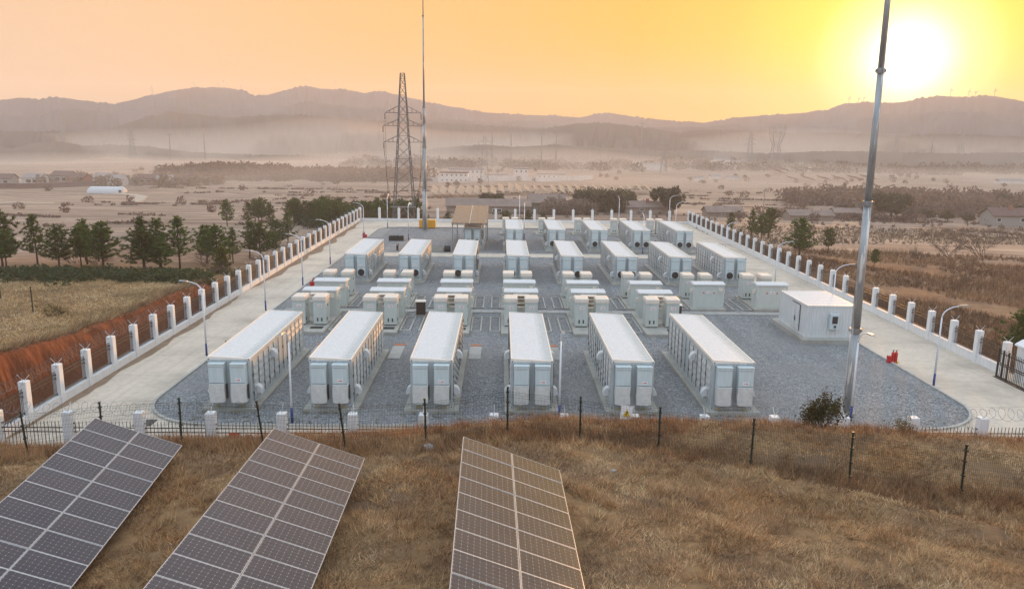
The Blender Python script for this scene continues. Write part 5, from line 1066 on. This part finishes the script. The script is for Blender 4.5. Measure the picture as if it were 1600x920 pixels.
# far pylons, chimneys and poles
def pole(x, y, h, r_, lab, grp, arms=0):
    t = thing('utility_pole', lab, 'pole', (x,y,gz(x,y)-.5), 0, grp); MB().tube([(0,0,0),(0,0,h)], r_, 6, r_*.6).build('shaft','galvanised',t)
    m = MB(); m.box(-r_*5,r_*5,-r_*.4,r_*.4,h*.93,h*.95); m.build('crossbar','galvanised',t)
for x, y, h, lab in [(-8,669,36,'thin tall mast over the valley works, leftmost'),(8,681,36,'thin tall mast over the valley works, second'),(32,640,31,'thin tall mast over the valley works, third'),(44,645,32,'thin tall mast over the valley works, rightmost'),(140,800,44,'slender chimney like mast in the mist, centre right'),(-500,777,40,'tall pole at the far left frame edge'),(-318,770,26,'slender pole in the left mist, left of two'),(-285,770,32,'slender pole in the left mist, right of two'),(434,800,50,'single tall pole with crosshead at the far right')]: pole(x,y,h,.55,lab,'far poles and masts')
pole(72,215,9.,.12,'small roadside pole among the right barns','small poles'); pole(-135,292,8,.12,'small pole by the left dirt track','small poles'); pole(-62,300,9,.12,'small pole in the left terraces','small poles')
pylon((277,803,gz(277,803)), 42, 5.5, 5.5, ((37,9,4),), 'portal shaped lattice pylon in the right mist', .45, 'far_pylon', 'far pylons', 'galvanised', 7, [(0,5.5),(22,2.6),(30,5.8),(42,5.8)])
for x, y, h, lab in [(250,800,34,'faint pylon left of the portal pylon'),(400,805,34,'faint three armed pylon at far right, left of two'),(463,800,38,'faint three armed pylon at far right, right of two'),(131,640,26,'faint T headed pylon in the valley centre'),(-436,800,29,'faint pylon in the left mist, left of two'),(-368,800,31,'faint pylon in the left mist, right of two'),(-9,420,26,'hazy small pylon behind the far mast')]:
    pylon((x,y,gz(x,y)), h, h*.09, h*.02, ((h*.62,h*.16,h*.05),(h*.76,h*.14,h*.05),(h*.88,h*.12,h*.05)), lab, .24 if y > 500 else .1, 'far_pylon', 'far pylons', 'galvanised', 7)
# wind turbines on the skyline
ra, rD, rc = RIDGE_Z['mountain_range']
def turbine(az, h, phase, lab):
    h *= .66
    D = float(np.interp(az, ra, rD)); z = float(np.interp(az, ra, rc)); x, y = D*math.sin(R(az)), D*math.cos(R(az)); t = thing('wind_turbine', lab, 'wind turbine', (x,y,z-1.5), 0, 'wind turbines on the ridge')
    MB().tube([(0,0,0),(0,0,h)], .6, 6, .4).build('tower','turbine_white',t); MB().box(-.6,.6,-2.4,1.6,h-.5,h+.7).build('nacelle','turbine_white',t)
    for k in range(3):
        a = phase+k*2.094; L = h*.55; MB().add([(0,-2.5,h),(L*.2*math.sin(a)+.8*math.cos(a),-2.5,h+L*.2*math.cos(a)-.8*math.sin(a)),(L*math.sin(a),-2.5,h+L*math.cos(a)),(L*.2*math.sin(a)-.5*math.cos(a),-2.5,h+L*.2*math.cos(a)+.5*math.sin(a)),(0,-2.2,h),(L*.2*math.sin(a),-2.,h+L*.2*math.cos(a))],[(0,1,2,3),(4,5,1,0),(5,2,1),(4,0,3,5),(5,3,2)]).build('blade','turbine_white',t)
for i, (az, h) in enumerate([(-23.26,20),(-20.71,13),(-19.16,12),(-18.83,20),(-17.76,12),(-13.37,24),(-11.53,24),(23.34,18),(23.92,14),(24.23,14),(29.16,20),(30.15,18),(31.52,18),(5.02,12),(-12.9,8),(30.5,14)]):
    turbine(az, h, random.uniform(0,2), f'tiny wind turbine on the mountain skyline, {ORD[i] if i < 12 else ("thirteenth","fourteenth","fifteenth","sixteenth")[i-12]} of the ridge')
# ------------------------------------------------------------------ haze: one closed box of even, pale air
hz = MB().box(-2200,2200,-640,2200,-24,138).mesh('haze','hill_air_blue'); hz.materials.clear()
hm_ = bpy.data.materials.new('haze_air'); hm_.use_nodes = True; ht = hm_.node_tree; ht.nodes.clear(); ho = ht.nodes.new('ShaderNodeOutputMaterial'); pv = ht.nodes.new('ShaderNodeVolumePrincipled')
pv.inputs['Color'].default_value = (.97,.86,.77,1); pv.inputs['Density'].default_value = HAZE; pv.inputs['Anisotropy'].default_value = .15
ht.links.new(pv.outputs[0], ho.inputs['Volume']); hz.materials.append(hm_); stuff(obj('haze', hz))
# low mist lying in the valley: lens-shaped banks that thin out towards their edges
def mist_bank(label, D, a0, a1, rad, zb, hgt, dens):
    na = 60; prof = [(-1+2*k/22, (1-abs(-1+2*k/22))**1.9) for k in range(23)]+[(.9,-.05),(-.9,-.05)]; nk = len(prof); V = []
    for i in range(na+1):
        t_ = i/na; a = R(a0+(a1-a0)*t_); e = max(.03, math.sin(math.pi*t_)**.4); d0 = D*(1+.03*math.sin(a*7)); hh = hgt*e*(1+.22*math.sin(a*9+D)+.10*math.sin(a*23))
        for ro, zt in prof: d = d0+rad*e*ro; V.append((d*math.sin(a), d*math.cos(a), zb+hh*zt))
    F_ = [(i*nk+k,(i+1)*nk+k,(i+1)*nk+(k+1)%nk,i*nk+(k+1)%nk) for i in range(na) for k in range(nk)]+[tuple(range(nk)),tuple(na*nk+k for k in range(nk-1,-1,-1))]
    me = MB().add(V, F_).mesh('mist_bank','hill_air_blue'); me.materials.clear(); mt = hm_.copy(); mt.name = 'mist_air'
    for n_ in mt.node_tree.nodes:
        if n_.type == 'PRINCIPLED_VOLUME': n_.inputs['Density'].default_value = dens; n_.inputs['Color'].default_value = (.97,.86,.76,1)
    me.materials.append(mt); o = stuff(obj('mist_bank', me)); o['label'] = label; o['category'] = 'mist'
mist_bank('pale mist lying between the low hills and the foothills', 965, -46, 48, 150, -14, 38, .013)
mist_bank('thin mist over the far valley floor', 680, -48, 48, 240, -14.5, 16, .0055)
mist_bank('faint ground mist round the village and the valley works', 450, -48, 40, 120, -13.5, 13, .0042)
